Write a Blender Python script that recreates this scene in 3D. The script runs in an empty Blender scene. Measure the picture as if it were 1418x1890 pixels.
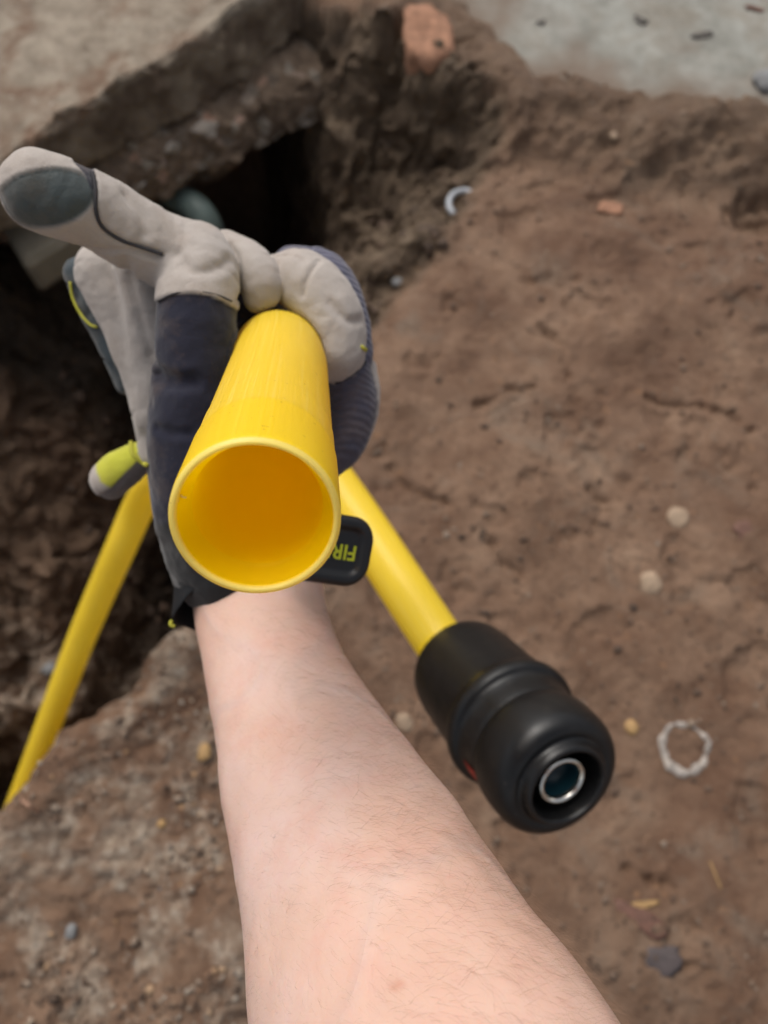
import bpy, math, random
import numpy as np
from mathutils import Matrix, Vector

random.seed(7)
RNG = np.random.default_rng(11)
sc = bpy.context.scene
COL = sc.collection

# ------------------------------------------------------------------ camera, world, light
F = 1420.0                      # focal length in photo pixels (photo 1418 x 1890)
CAM_H = 1.2                     # eye height over the muddy ground
TILT = math.radians(20)         # looking almost straight down
cam_d = bpy.data.cameras.new("camera")
cam = bpy.data.objects.new("camera", cam_d)
COL.objects.link(cam)
cam.location = (0, 0, CAM_H)
cam.rotation_euler = (TILT, 0, 0)
cam_d.sensor_fit = 'VERTICAL'
cam_d.sensor_height = 36.0
cam_d.lens = F / 1890 * 36.0
cam_d.clip_start = 0.01
cam_d.clip_end = 500
cam_d.dof.use_dof = True
cam_d.dof.focus_distance = 0.232
cam_d.dof.aperture_fstop = 10.5
sc.camera = cam

SUN_EL, SUN_AZ = math.radians(52), math.radians(-24)   # azimuth from +Y, negative = left
w = bpy.data.worlds.new("World")
sc.world = w
w.use_nodes = True
nt = w.node_tree
bg = nt.nodes['Background']
sky = nt.nodes.new('ShaderNodeTexSky')
sky.sky_type = 'NISHITA'
sky.sun_disc = False
sky.sun_elevation = SUN_EL
sky.sun_rotation = SUN_AZ
sky.air_density = 1.0
sky.dust_density = 5.0
sky.ozone_density = 1.0
hs = nt.nodes.new('ShaderNodeHueSaturation')
hs.inputs['Saturation'].default_value = 0.35
nt.links.new(sky.outputs[0], hs.inputs['Color'])
nt.links.new(hs.outputs[0], bg.inputs['Color'])
bg.inputs['Strength'].default_value = 0.12
sun_d = bpy.data.lights.new("sun", 'SUN')
sun_d.energy = 1.4
sun_d.angle = math.radians(38)
sun_d.color = (1.0, 0.95, 0.88)
sun = bpy.data.objects.new("sun", sun_d)
COL.objects.link(sun)
sdir = Vector((math.sin(SUN_AZ) * math.cos(SUN_EL), math.cos(SUN_AZ) * math.cos(SUN_EL), math.sin(SUN_EL)))
sun.rotation_euler = sdir.to_track_quat('Z', 'Y').to_euler()
sun.location = (0, 0, 5)
sc.view_settings.view_transform = 'Standard'
sc.view_settings.look = 'None'
sc.view_settings.exposure = 0.22
sc.view_settings.gamma = 1.0
sc.cycles.max_bounces = 10
sc.cycles.diffuse_bounces = 6

# ------------------------------------------------------------------ measuring helpers
CT, ST = math.cos(TILT), math.sin(TILT)
RM = np.array([[1, 0, 0], [0, CT, -ST], [0, ST, CT]])


def P(px, py, d):
    """photo pixel + distance -> camera-frame metres"""
    return np.array([(px - 709) / F * d, -(py - 945) / F * d, -d])


def W(p):
    """camera frame -> world"""
    return np.asarray(p) @ RM.T + np.array([0, 0, CAM_H])


def CF(p):
    return (np.asarray(p) - np.array([0, 0, CAM_H])) @ RM


def G(px, py, z=0.0):
    r = RM @ np.array([(px - 709) / F, -(py - 945) / F, -1.0])
    t = (z - CAM_H) / r[2]
    return np.array([r[0] * t, r[1] * t])


def sstep(a, b, x):
    t = np.clip((x - a) / (b - a), 0, 1)
    return t * t * (3 - 2 * t)


def _h(ix, iy, iz, s):
    n = (ix.astype(np.int64) * 374761393 + iy.astype(np.int64) * 668265263 + iz.astype(np.int64) * 2147483647 + s * 974711) & 0xffffffff
    n = ((n ^ (n >> 13)) * 1274126177) & 0xffffffff
    n = ((n ^ (n >> 16)) * 2246822519) & 0xffffffff
    return ((n ^ (n >> 15)) & 0xffff) / 65535.0 * 2 - 1


def vnoise(p, scale, seed=0):
    q = np.asarray(p, dtype=np.float64) / scale
    i = np.floor(q)
    f = q - i
    f = f * f * f * (f * (f * 6 - 15) + 10)
    i = i.astype(np.int64)
    r = 0
    for a in (0, 1):
        wx = f[:, 0] if a else 1 - f[:, 0]
        for b in (0, 1):
            wy = f[:, 1] if b else 1 - f[:, 1]
            for c in (0, 1):
                wz = f[:, 2] if c else 1 - f[:, 2]
                r = r + wx * wy * wz * _h(i[:, 0] + a, i[:, 1] + b, i[:, 2] + c, seed)
    return r


def fbm(p, scale, octv=4, seed=0, gain=0.5):
    r, a = 0, 1.0
    for k in range(octv):
        r = r + a * vnoise(p, scale / 2 ** k, seed + k * 17)
        a *= gain
    return r


def sd_poly(pts, poly):
    """signed distance, positive inside"""
    poly = np.asarray(poly)
    d = np.full(len(pts), 1e9)
    ins = np.zeros(len(pts), bool)
    n = len(poly)
    for i in range(n):
        a, b = poly[i], poly[(i + 1) % n]
        e = b - a
        v = pts - a
        t = np.clip((v @ e) / (e @ e), 0, 1)
        q = v - t[:, None] * e
        d = np.minimum(d, (q * q).sum(1))
        c = (a[1] > pts[:, 1]) != (b[1] > pts[:, 1])
        with np.errstate(divide='ignore', invalid='ignore'):
            xx = (b[0] - a[0]) * (pts[:, 1] - a[1]) / (b[1] - a[1] + 1e-12) + a[0]
        ins ^= c & (pts[:, 0] < xx)
    return np.where(ins, 1, -1) * np.sqrt(d)


# ------------------------------------------------------------------ mesh helpers
ORG = {}


def mesh_obj(name, V, Fc, mat, parent=None, origin=None, smooth=True, attrs=None):
    V = np.asarray(V, dtype=np.float64)
    if parent is not None:
        o0 = ORG[parent.name]
    else:
        o0 = np.array(origin if origin is not None else (0, 0, 0), dtype=float)
    me = bpy.data.meshes.new(name)
    L = V - o0
    if isinstance(Fc, np.ndarray) and Fc.ndim == 2:
        n, k = Fc.shape
        me.vertices.add(len(L))
        me.vertices.foreach_set('co', L.astype(np.float32).ravel())
        me.loops.add(n * k)
        me.loops.foreach_set('vertex_index', Fc.astype(np.int32).ravel())
        me.polygons.add(n)
        me.polygons.foreach_set('loop_start', (np.arange(n) * k).astype(np.int32))
        me.polygons.foreach_set('loop_total', np.full(n, k, dtype=np.int32))
        me.update(calc_edges=True)
        me.validate()
    else:
        me.from_pydata([tuple(v) for v in L], [], [tuple(int(i) for i in f) for f in Fc])
        me.update()
    if smooth:
        me.polygons.foreach_set('use_smooth', np.ones(len(me.polygons), dtype=bool))
    for k2, arr in (attrs or {}).items():
        arr = np.asarray(arr)
        if arr.ndim == 1:
            a = me.attributes.new(k2, 'FLOAT', 'POINT')
            a.data.foreach_set('value', arr.astype(np.float32))
        else:
            a = me.color_attributes.new(k2, 'FLOAT_COLOR', 'POINT')
            c4 = np.concatenate([arr, np.ones((len(arr), 1))], 1)
            a.data.foreach_set('color', c4.astype(np.float32).ravel())
    if mat is not None:
        me.materials.append(mat)
    o = bpy.data.objects.new(name, me)
    COL.objects.link(o)
    if parent is not None:
        o.parent = parent
    else:
        o.location = o0
    ORG[o.name] = o0
    return o


def empty(name, loc):
    o = bpy.data.objects.new(name, None)
    COL.objects.link(o)
    o.location = tuple(loc)
    o.empty_display_size = 0.03
    ORG[o.name] = np.array(loc, dtype=float)
    return o


def tag(o, label=None, cat=None, group=None, kind=None):
    if label: o['label'] = label
    if cat: o['category'] = cat
    if group: o['group'] = group
    if kind: o['kind'] = kind
    return o


def catmull(pts, n=12, rad=None):
    pts = np.asarray(pts, float)
    if rad is not None:
        pts = np.concatenate([pts, np.asarray(rad, float)[:, None]], 1)
    Q = np.concatenate([[2 * pts[0] - pts[1]], pts, [2 * pts[-1] - pts[-2]]])
    out = []
    for i in range(1, len(Q) - 2):
        for k in range(n):
            t = k / n
            a, b, c, d = Q[i - 1], Q[i], Q[i + 1], Q[i + 2]
            out.append(0.5 * ((2 * b) + (c - a) * t + (2 * a - 5 * b + 4 * c - d) * t * t + (3 * b - a - 3 * c + d) * t ** 3))
    out.append(pts[-1])
    out = np.array(out)
    if rad is not None:
        return out[:, :3], out[:, 3]
    return out


def frames(path, up=None):
    T = np.gradient(path, axis=0)
    T /= np.linalg.norm(T, axis=1)[:, None]
    u = np.array(up if up is not None else (0.3, 0.2, 1.0), float)
    U, Vv = [], []
    for t in T:
        u = u - t * (u @ t)
        u /= np.linalg.norm(u)
        U.append(u.copy())
        Vv.append(np.cross(t, u))
    return T, np.array(U), np.array(Vv)


def sweep(path, rad, seg=32, caps=(True, True), ax=(1, 1), up=None):
    """tube about a path; rad scalar or per point; ax = ellipse factors"""
    path = np.asarray(path, float)
    rad = np.broadcast_to(np.asarray(rad, float), (len(path),))
    T, U, Vv = frames(path, up)
    a = np.linspace(0, 2 * np.pi, seg, endpoint=False)
    V = (path[:, None, :] + rad[:, None, None] * (np.cos(a)[None, :, None] * U[:, None, :] * ax[0] + np.sin(a)[None, :, None] * Vv[:, None, :] * ax[1])).reshape(-1, 3)
    n = len(path)
    Fc = []
    for i in range(n - 1):
        for j in range(seg):
            k = (j + 1) % seg
            Fc.append((i * seg + j, i * seg + k, (i + 1) * seg + k, (i + 1) * seg + j))
    if caps[0]: Fc.append(tuple(range(seg))[::-1])
    if caps[1]: Fc.append(tuple((n - 1) * seg + j for j in range(seg)))
    return V, Fc


def lathe(prof, base, axis, seg=96, up=(0, 0, 1), wob=None):
    axis = np.asarray(axis, float) / np.linalg.norm(axis)
    u = np.cross(axis, up); u /= np.linalg.norm(u)
    v = np.cross(axis, u)
    V, Fc = [], []
    for s, r in prof:
        for j in range(seg):
            a = 2 * np.pi * j / seg
            rr = r * (1 + (wob(s, a) if wob else 0))
            V.append(base + axis * s + rr * (np.cos(a) * u + np.sin(a) * v))
    n = len(prof)
    for i in range(n - 1):
        for j in range(seg):
            k = (j + 1) % seg
            Fc.append((i * seg + j, i * seg + k, (i + 1) * seg + k, (i + 1) * seg + j))
    return np.array(V), Fc


def smooth_prof(pr, n=5):
    """round the corners of a lathe profile a little (Chaikin)"""
    pr = [tuple(p) for p in pr]
    for _ in range(n):
        q = [pr[0]]
        for a, b in zip(pr[:-1], pr[1:]):
            q.append((a[0] * .75 + b[0] * .25, a[1] * .75 + b[1] * .25))
            q.append((a[0] * .25 + b[0] * .75, a[1] * .25 + b[1] * .75))
        q.append(pr[-1])
        pr = q
    return pr


# ------------------------------------------------------------------ materials
class NB:
    def __init__(s, name):
        s.m = bpy.data.materials.new(name)
        s.m.use_nodes = True
        s.t = s.m.node_tree
        s.p = s.t.nodes['Principled BSDF']
        s.co = s.t.nodes.new('ShaderNodeTexCoord').outputs['Object']

    def noise(s, scale, detail=6, rough=0.6, dist=0.0, vec=None):
        n = s.t.nodes.new('ShaderNodeTexNoise')
        n.inputs['Scale'].default_value = scale
        n.inputs['Detail'].default_value = detail
        n.inputs['Roughness'].default_value = rough
        n.inputs['Distortion'].default_value = dist
        s.t.links.new(vec or s.co, n.inputs['Vector'])
        return n.outputs['Fac']

    def voro(s, scale, feature='F1', vec=None, out='Distance'):
        n = s.t.nodes.new('ShaderNodeTexVoronoi')
        n.feature = feature
        n.inputs['Scale'].default_value = scale
        s.t.links.new(vec or s.co, n.inputs['Vector'])
        return n.outputs[out]

    def ramp(s, fac, stops):
        n = s.t.nodes.new('ShaderNodeValToRGB')
        e = n.color_ramp.elements
        while len(e) > 1: e.remove(e[-1])
        for i, (p, c) in enumerate(stops):
            el = e[0] if i == 0 else e.new(p)
            el.position = p
            el.color = (*c, 1) if len(c) == 3 else c
        s.t.links.new(fac, n.inputs[0])
        return n.outputs['Color']

    def fr(s, fac, a, b, lo=0.0, hi=1.0):
        n = s.t.nodes.new('ShaderNodeMapRange')
        n.inputs['From Min'].default_value = a
        n.inputs['From Max'].default_value = b
        n.inputs['To Min'].default_value = lo
        n.inputs['To Max'].default_value = hi
        s.t.links.new(fac, n.inputs['Value'])
        return n.outputs[0]

    def mix(s, fac, a, b, mode='MIX'):
        n = s.t.nodes.new('ShaderNodeMix')
        n.data_type = 'RGBA'
        n.blend_type = mode
        for key, v in ((0, fac), (6, a), (7, b)):
            if isinstance(v, bpy.types.NodeSocket): s.t.links.new(v, n.inputs[key])
            elif isinstance(v, (int, float)): n.inputs[key].default_value = v
            else: n.inputs[key].default_value = (*v, 1)
        return n.outputs[2]

    def math(s, op, a, b=0.0):
        n = s.t.nodes.new('ShaderNodeMath')
        n.operation = op
        for i, v in enumerate((a, b)):
            if isinstance(v, bpy.types.NodeSocket): s.t.links.new(v, n.inputs[i])
            else: n.inputs[i].default_value = v
        return n.outputs[0]

    def attr(s, name, out='Fac'):
        n = s.t.nodes.new('ShaderNodeAttribute')
        n.attribute_name = name
        return n.outputs[out]

    def bump(s, h, strength=0.3, dist=0.001, chain=None):
        n = s.t.nodes.new('ShaderNodeBump')
        n.inputs['Strength'].default_value = strength
        n.inputs['Distance'].default_value = dist
        s.t.links.new(h, n.inputs['Height'])
        if chain is not None: s.t.links.new(chain, n.inputs['Normal'])
        s.t.links.new(n.outputs[0], s.p.inputs['Normal'])
        return n.outputs[0]

    def set(s, **kw):
        for k, v in kw.items():
            k = k.replace('_', ' ')
            i = s.p.inputs[k]
            if isinstance(v, bpy.types.NodeSocket): s.t.links.new(v, i)
            elif isinstance(v, (tuple, list)): i.default_value = (*v, 1) if len(v) == 3 and i.type == 'RGBA' else v
            else: i.default_value = v
        return s.m


def m_soil():
    b = NB('soil')
    red = b.ramp(b.noise(9, 8, .68), [(.25, (.105, .055, .031)), (.42, (.178, .102, .062)), (.6, (.245, .152, .098)), (.8, (.35, .24, .16))])
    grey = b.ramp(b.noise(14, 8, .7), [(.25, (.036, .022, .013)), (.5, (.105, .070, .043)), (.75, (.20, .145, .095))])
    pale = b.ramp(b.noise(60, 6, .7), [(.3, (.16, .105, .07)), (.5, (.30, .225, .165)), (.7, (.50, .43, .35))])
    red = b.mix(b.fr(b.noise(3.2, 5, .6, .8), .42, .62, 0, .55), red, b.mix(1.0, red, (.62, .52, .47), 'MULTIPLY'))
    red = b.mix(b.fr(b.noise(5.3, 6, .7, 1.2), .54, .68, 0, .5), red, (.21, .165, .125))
    pit_shade = b.ramp(b.noise(12, 7, .68), [(.3, (.016, .010, .006)), (.7, (.060, .040, .025))])  # near-black soil, the shade down in the pit painted into its colour
    grey = b.mix(b.attr('pit_shade'), grey, pit_shade)
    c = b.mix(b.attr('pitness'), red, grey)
    k = b.math('MULTIPLY', b.attr('crumb'), b.fr(b.noise(13, 5, .65), .46, .58))
    c = b.mix(k, c, pale)
    dark = b.fr(b.noise(30, 8, .78), .57, .68)
    c = b.mix(b.math('MULTIPLY', dark, .7), c, (.05, .026, .017))
    ora = b.fr(b.noise(55, 3, .5), .68, .74)
    c = b.mix(b.math('MULTIPLY', ora, .5), c, (.33, .17, .08))
    ch = b.bump(b.noise(420, 4, .7), .5, .0012)
    ch = b.bump(b.noise(90, 8, .72), .9, .008, ch)
    return b.set(Base_Color=c, Roughness=b.fr(b.noise(30), .3, .7, .55, .9), Specular_IOR_Level=.35)


def m_concrete(name, a, bcol, stain, stain_amt=.6, light=(.5, .48, .43)):
    b = NB(name)
    c = b.ramp(b.noise(16, 9, .7), [(.3, a), (.7, bcol)])
    c = b.mix(b.math('MULTIPLY', b.fr(b.noise(7, 6, .65, .5), .47, .62), stain_amt), c, stain)
    c = b.mix(b.fr(b.noise(120, 5, .7), .6, .75), c, light)
    pit = b.fr(b.noise(70, 6, .75), .66, .72)
    c = b.mix(b.math('MULTIPLY', pit, .7), c, (.09, .075, .06))
    ch = b.bump(b.noise(500, 4, .6), .35, .0006)
    b.bump(b.noise(60, 8, .7), .5, .004, ch)
    return b.set(Base_Color=c, Roughness=.88)


def m_rocky():
    b = NB('rocky_soil')
    c = b.ramp(b.noise(22, 9, .72), [(.25, (.045, .03, .02)), (.45, (.12, .08, .052)), (.6, (.2, .14, .095)), (.78, (.33, .27, .2))])
    vc = b.voro(38, out='Color')
    sep = b.t.nodes.new('ShaderNodeSeparateColor'); b.t.links.new(vc, sep.inputs[0])
    c = b.mix(b.fr(sep.outputs[0], .72, .74, 0, .75), c, b.ramp(sep.outputs[1], [(0, (.15, .11, .08)), (.5, (.3, .26, .21)), (.8, (.38, .2, .13)), (1, (.42, .39, .34))]))
    ch = b.bump(b.noise(260, 5, .7), .6, .0015)
    ch = b.bump(b.voro(38), -.7, .006, ch)
    b.bump(b.noise(50, 8, .7), .7, .008, ch)
    return b.set(Base_Color=c, Roughness=.9)


def m_simple(name, col, rough=.6, var=.15, scale=60, bump=.2, bd=.0008, **kw):
    b = NB(name)
    lo = tuple(x * (1 - var) for x in col); hi = tuple(min(1, x * (1 + var)) for x in col)
    c = b.ramp(b.noise(scale, 6, .65), [(.3, lo), (.7, hi)])
    b.bump(b.noise(scale * 4, 5, .65), bump, bd)
    return b.set(Base_Color=c, Roughness=rough, **kw)


def m_pipe(name, col, scuff=.5, rough=.34):
    b = NB(name)
    # scratches run along the pipe: noise stretched with the 'along' coordinate
    al, ar = b.attr('along'), b.attr('around')
    cv = b.t.nodes.new('ShaderNodeCombineXYZ')
    b.t.links.new(b.math('MULTIPLY', al, 9.0), cv.inputs[0])
    b.t.links.new(b.math('MULTIPLY', ar, 160.0), cv.inputs[1])
    scr = b.noise(1.0, 5, .7, vec=cv.outputs[0])
    pale = tuple(min(1, x * 1.05 + .05) for x in col)
    c = b.mix(b.fr(b.noise(25, 5, .6), .35, .7, 0, .5), col, tuple(x * .93 for x in col))
    worn = b.fr(al, .034, .038, .25, 1.0)
    c = b.mix(b.math('MULTIPLY', b.math('MULTIPLY', b.fr(scr, .5, .72), scuff), worn), c, (.95, .80, .22))
    c = b.mix(b.math('MULTIPLY', worn, .14), c, (.95, .80, .25))
    c = b.mix(b.math('LESS_THAN', al, .0005), c, (1.0, .86, .22))  # pale cut rim, its thin highlight line put into the colour
    spk = b.fr(b.noise(620, 2, .5), .715, .74)
    c = b.mix(b.math('MULTIPLY', spk, .7), c, (.16, .10, .02))
    dirt = b.math('MULTIPLY', b.fr(b.noise(30, 8, .75), .6, .78), b.attr('dirt'))
    c = b.mix(dirt, c, (.23, .12, .03))
    ch = b.bump(scr, .12, .0004)
    b.bump(b.noise(700, 3, .5), .06, .0002, ch)
    return b.set(Base_Color=c, Roughness=b.fr(scr, .4, .7, rough, rough + .2))


def m_glove():
    b = NB('glove_fabric')
    n1 = b.noise(45, 7, .65)
    base = b.attr('panel', 'Color')
    c = b.mix(b.fr(n1, .3, .7, .0, .35), base, b.mix(1.0, base, (.62, .56, .5), 'MULTIPLY'))
    c = b.mix(b.fr(b.noise(26, 6, .7), .5, .70, 0, .6), c, b.mix(.5, base, (.24, .16, .10)))
    c = b.mix(b.fr(b.noise(70, 6, .7), .5, .75, 0, .35), c, b.mix(1.0, base, (.72, .62, .55), 'MULTIPLY'))
    fib = b.noise(1500, 3, .6)
    c = b.mix(b.fr(fib, .3, .7, 0, .22), c, b.mix(1.0, base, (1.35, 1.35, 1.35), 'MULTIPLY'))
    lint = b.fr(b.noise(650, 2, .5), .76, .79, 0, .35)
    c = b.mix(lint, c, (.5, .48, .44))
    ch = b.bump(fib, .35, .0004)
    ch = b.bump(b.noise(160, 5, .6), .35, .0015, ch)
    for sc_, st_, ds_, di_ in ((21, .13, .0030, .8),):
        rd_ = b.math('ABSOLUTE', b.math('SUBTRACT', b.noise(sc_, 2, .5, di_), .5))
        ch = b.bump(b.fr(rd_, 0, .09), st_, ds_, ch)
    wv = b.t.nodes.new('ShaderNodeTexWave')
    wv.wave_type = 'BANDS'; wv.bands_direction = 'Y'
    wv.inputs['Scale'].default_value = 95
    wv.inputs['Distortion'].default_value = 1.5
    b.t.links.new(b.co, wv.inputs['Vector'])
    b.bump(b.math('MULTIPLY', wv.outputs['Fac'], b.attr('rib')), .5, .0009, ch)
    return b.set(Base_Color=c, Roughness=b.fr(b.attr('gloss'), 0, 1, .92, .5), Sheen_Weight=.25, Sheen_Roughness=.5,
                 Specular_IOR_Level=.25)


def m_skin():
    b = NB('skin')
    n1 = b.noise(14, 5, .6)
    c = b.ramp(n1, [(.3, (.60, .375, .29)), (.5, (.635, .43, .35)), (.7, (.665, .48, .425))])
    c = b.mix(b.fr(b.noise(48, 5, .65), .5, .68, 0, .4), c, (.62, .35, .285))
    c = b.mix(b.fr(b.noise(110, 4, .6), .6, .75, 0, .22), c, (.73, .55, .46))
    c = b.mix(b.fr(b.noise(700, 2, .5), .70, .78, 0, .25), c, (.58, .36, .28))
    c = b.mix(b.fr(b.noise(24, 6, .7, .6), .56, .72, 0, .35), c, (.60, .31, .245))
    c = b.mix(b.fr(b.math('ABSOLUTE', b.math('SUBTRACT', b.noise(11, 1, .4, .4), .5)), .0, .03, .16, 0), c, (.45, .40, .40))
    c = b.mix(b.math('MULTIPLY', b.attr('mole'), .75), c, (.42, .13, .06))
    ch = b.bump(b.voro(900), .12, .0004)
    ch = b.bump(b.noise(260, 5, .6), .10, .0008, ch)
    ch = b.bump(b.fr(b.math('ABSOLUTE', b.math('SUBTRACT', b.noise(150, 2, .5, .6), .5)), 0, .06), .10, .0006, ch)
    vn = b.fr(b.math('ABSOLUTE', b.math('SUBTRACT', b.noise(11, 1, .4, .4), .5)), .0, .035, 1, 0)
    ch = b.bump(vn, .22, .0016, ch)
    b.bump(b.noise(45, 4, .5), .2, .002, ch)
    return b.set(Base_Color=c, Roughness=.52, Specular_IOR_Level=.35, Subsurface_Weight=.3,
                 Subsurface_Radius=(.009, .0035, .0015), Subsurface_Scale=.7)


SOIL, ROCKY = m_soil(), m_rocky()
SLAB = m_concrete('old_concrete', (.13, .098, .068), (.33, .275, .21), (.135, .075, .043), .9)
SLAB2 = m_concrete('pale_concrete', (.17, .165, .14), (.34, .335, .30), (.20, .165, .125), .5, (.44, .44, .40))
YEL = m_pipe('yellow_pipe', (1.0, .735, .012), .6)
YEL_IN = m_simple('yellow_bore', (1.0, .78, .002), .4, .02, 20, .04)


def translucent(m, amt, col):
    t = m.node_tree
    out = t.nodes['Material Output']; p = t.nodes['Principled BSDF']
    tr = t.nodes.new('ShaderNodeBsdfTranslucent'); tr.inputs['Color'].default_value = (*col, 1)
    mx = t.nodes.new('ShaderNodeMixShader'); mx.inputs[0].default_value = amt
    t.links.new(p.outputs[0], mx.inputs[1]); t.links.new(tr.outputs[0], mx.inputs[2])
    t.links.new(mx.outputs[0], out.inputs[0])


translucent(YEL, .38, (1, .84, .03))
translucent(YEL_IN, .7, (1, .83, .005))
BLACK = NB('black_rubber')
BLACK.bump(BLACK.noise(500, 4, .6), .08, .0004)
BLACK.set(Base_Color=BLACK.mix(BLACK.fr(BLACK.noise(420, 3, .6), .68, .74, 0, .55), BLACK.mix(BLACK.fr(BLACK.noise(60, 6, .7), .5, .75, 0, .35), (.006, .006, .0065), (.034, .030, .026)), (.16, .13, .10)),
          Roughness=BLACK.fr(BLACK.noise(80, 5, .7), .3, .7, .30, .46), Specular_IOR_Level=.42)
BLACK = BLACK.m
STEEL = m_simple('steel', (.80, .78, .72), .2, .1, 90, .1, .0004, Metallic=1.0)
TEAL = m_simple('blue_liner', (.006, .03, .042), .35, .2, 60, .1)
REDM = m_simple('red_mark', (.42, .03, .02), .5)
GLOVE, SKIN = m_glove(), m_skin()
NEO = m_simple('black_neoprene', (.010, .011, .013), .8, .3, 50, .3, .0008, Specular_IOR_Level=.3)
PATCH = m_simple('black_patch', (.010, .010, .011), .38, .2, 80, .15)
LIME = m_simple('lime_print', (.55, .60, .02), .5, .05)
HAIRM = m_simple('hair', (.27, .155, .095), .55, .2)
CORD = m_simple('dark_seam', (.030, .028, .032), .85, .2)
LIMECORD = m_simple('yellow_stitch', (.42, .40, .04), .8, .2)

# ------------------------------------------------------------------ ground with the pit
pitp = np.array([G(x, y) for x, y in [(960, 205), (925, 300), (860, 410), (800, 500), (735, 560), (693, 640), (660, 720), (600, 860),
                                      (480, 1010), (395, 1120), (330, 1165), (285, 1215), (228, 1285), (155, 1358), (112, 1385), (60, 1455), (0, 1530),
                                      (-120, 1650), (-420, 1700), (-700, 1400), (-420, 900), (-330, 500), (-200, 200), (100, -60), (430, -60), (700, 30), (840, 120)]])
slab2p = np.array([G(x, y, .04) for x, y in [(850, -20), (880, 40), (905, 95), (1000, 112), (1100, 128), (1165, 170), (1250, 192),
                                            (1340, 205), (1430, 195), (1600, 200), (2600, 100), (2600, -900), (700, -900), (800, -200)]])
holep = G(1400, 395)


CRACKS = [[(870, 745), (905, 735), (950, 715), (985, 712)], [(1165, 715), (1230, 738), (1290, 745), (1350, 762), (1385, 800)], [(1090, 900), (1120, 925), (1105, 960), (1090, 985)],
          [(905, 1005), (925, 1040), (960, 1060)], [(1160, 1600), (1200, 1625), (1250, 1640)], [(1180, 1760), (1230, 1790), (1290, 1780)], [(720, 860), (760, 905), (830, 930)], [(1000, 600), (1040, 640), (1050, 690)]]
CRW = [np.array([G(a, b) for a, b in c]) for c in CRACKS]


def crack_mask(p2, p3):
    d = np.full(len(p2), 9.)
    for c in CRW:
        for a, b in zip(c[:-1], c[1:]):
            e = b - a; v = p2 - a
            t = np.clip((v @ e) / (e @ e), 0, 1)
            d = np.minimum(d, np.linalg.norm(v - t[:, None] * e, axis=1))
    return sstep(.016, .002, d + .012 * np.abs(fbm(p3, .03, 3, 555)))


def ground_fields(x, y):
    p2 = np.stack([x, y], 1)
    p3 = np.stack([x, y, np.zeros_like(x)], 1)
    jag = .012 * fbm(p3, .12, 4, 3) + .004 * fbm(p3, .03, 3, 9)
    sd = sd_poly(p2, pitp) + jag
    gentle = sstep(G(700, 1000)[1], G(700, 600)[1], y) * sstep(G(330, 500)[0], G(620, 500)[0], x)
    left = sstep(G(110, 800)[0], G(-60, 800)[0], x) * sstep(G(0, 1500)[1], G(0, 1250)[1], y)
    wd = .045 + .44 * gentle + .42 * left
    dep = (.9 - .48 * gentle - .42 * left) * sstep(0, 1, np.clip(sd / wd, 0, 1) ** (.75 + .1 * gentle))
    inside = sstep(-.01, .05, sd)
    s2 = sd_poly(p2, slab2p) + .05 * fbm(p3, .16, 5, 21) + .016 * fbm(p3, .03, 3, 27)
    bank = .066 * sstep(-.24, -.04, s2) - .075 * sstep(-.005, .04, s2)
    n = .016 * fbm(p3, .22, 5, 31, .42) + .0026 * fbm(p3, .035, 4, 41) + .0010 * fbm(p3, .009, 3, 43)
    n = n - .013 * crack_mask(p2, p3)
    # pressed shallow hollows and small dents of the trodden mud
    v = fbm(p3, .06, 3, 51)
    n = n - .008 * sstep(.45, .9, v)
    crumb = sstep(G(560, 1600)[0], G(380, 1600)[0], x) * sstep(G(0, 1000)[1], G(0, 1150)[1], y) * 1.0
    crumb = np.maximum(crumb, .35 * sstep(.0, .06, -sd) * sstep(.25, .05, -sd) * (y < G(0, 1000)[1]))
    n = n + crumb * (.006 * np.abs(fbm(p3, .025, 3, 61)) + .004 * np.abs(vnoise(p3, .009, 67)))
    n = n + inside * (.05 * fbm(p3, .14, 5, 71) + .014 * fbm(p3, .035, 3, 77))
    n = n + (.022 * np.exp(-((sd + .03) / .03) ** 2)) * sstep(G(560, 1600)[0], G(380, 1600)[0], x)
    hd = np.sqrt(((p2 - holep) ** 2 * np.array([1, 2.2])).sum(1))
    n = n - .06 * sstep(.085, .02, hd + .028 * fbm(p3, .05, 4, 5))
    far = sstep(3, 12, np.hypot(x, y))
    z = (n + bank * 1.0) * (1 - far * .5) - dep + .02 * sstep(G(420, 1400)[0], G(150, 1400)[0], x) * (1 - inside)
    return z, inside, crumb, sd


def ground_z(x, y):
    return ground_fields(np.array([x], float), np.array([y], float))[0][0]


def axis(lo, hi, step, far, n=36):
    core = np.arange(lo, hi, step)
    g = np.geomspace(step, far, n)
    return np.concatenate([lo - g[::-1], core, hi + g])


gx = axis(-1.15, 1.25, .0042, 60)
gy = axis(-.62, 1.5, .0046, 60)
X, Y = np.meshgrid(gx, gy)
z, ins, crumb, sd = ground_fields(X.ravel(), Y.ravel())
nx, ny = len(gx), len(gy)
idx = np.arange(nx * ny).reshape(ny, nx)
Fq = np.stack([idx[:-1, :-1], idx[:-1, 1:], idx[1:, 1:], idx[1:, :-1]], -1).reshape(-1, 4)
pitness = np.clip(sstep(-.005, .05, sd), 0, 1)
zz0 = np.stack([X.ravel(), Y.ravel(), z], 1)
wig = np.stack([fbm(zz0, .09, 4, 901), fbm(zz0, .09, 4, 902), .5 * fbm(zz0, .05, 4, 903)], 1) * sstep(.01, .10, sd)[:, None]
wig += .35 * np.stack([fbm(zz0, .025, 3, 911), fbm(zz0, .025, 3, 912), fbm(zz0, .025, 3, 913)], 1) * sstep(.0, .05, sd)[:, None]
pitness = np.maximum(pitness, .55 * sstep(-.30, -.08, sd_poly(zz0[:, :2], slab2p)))
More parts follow.
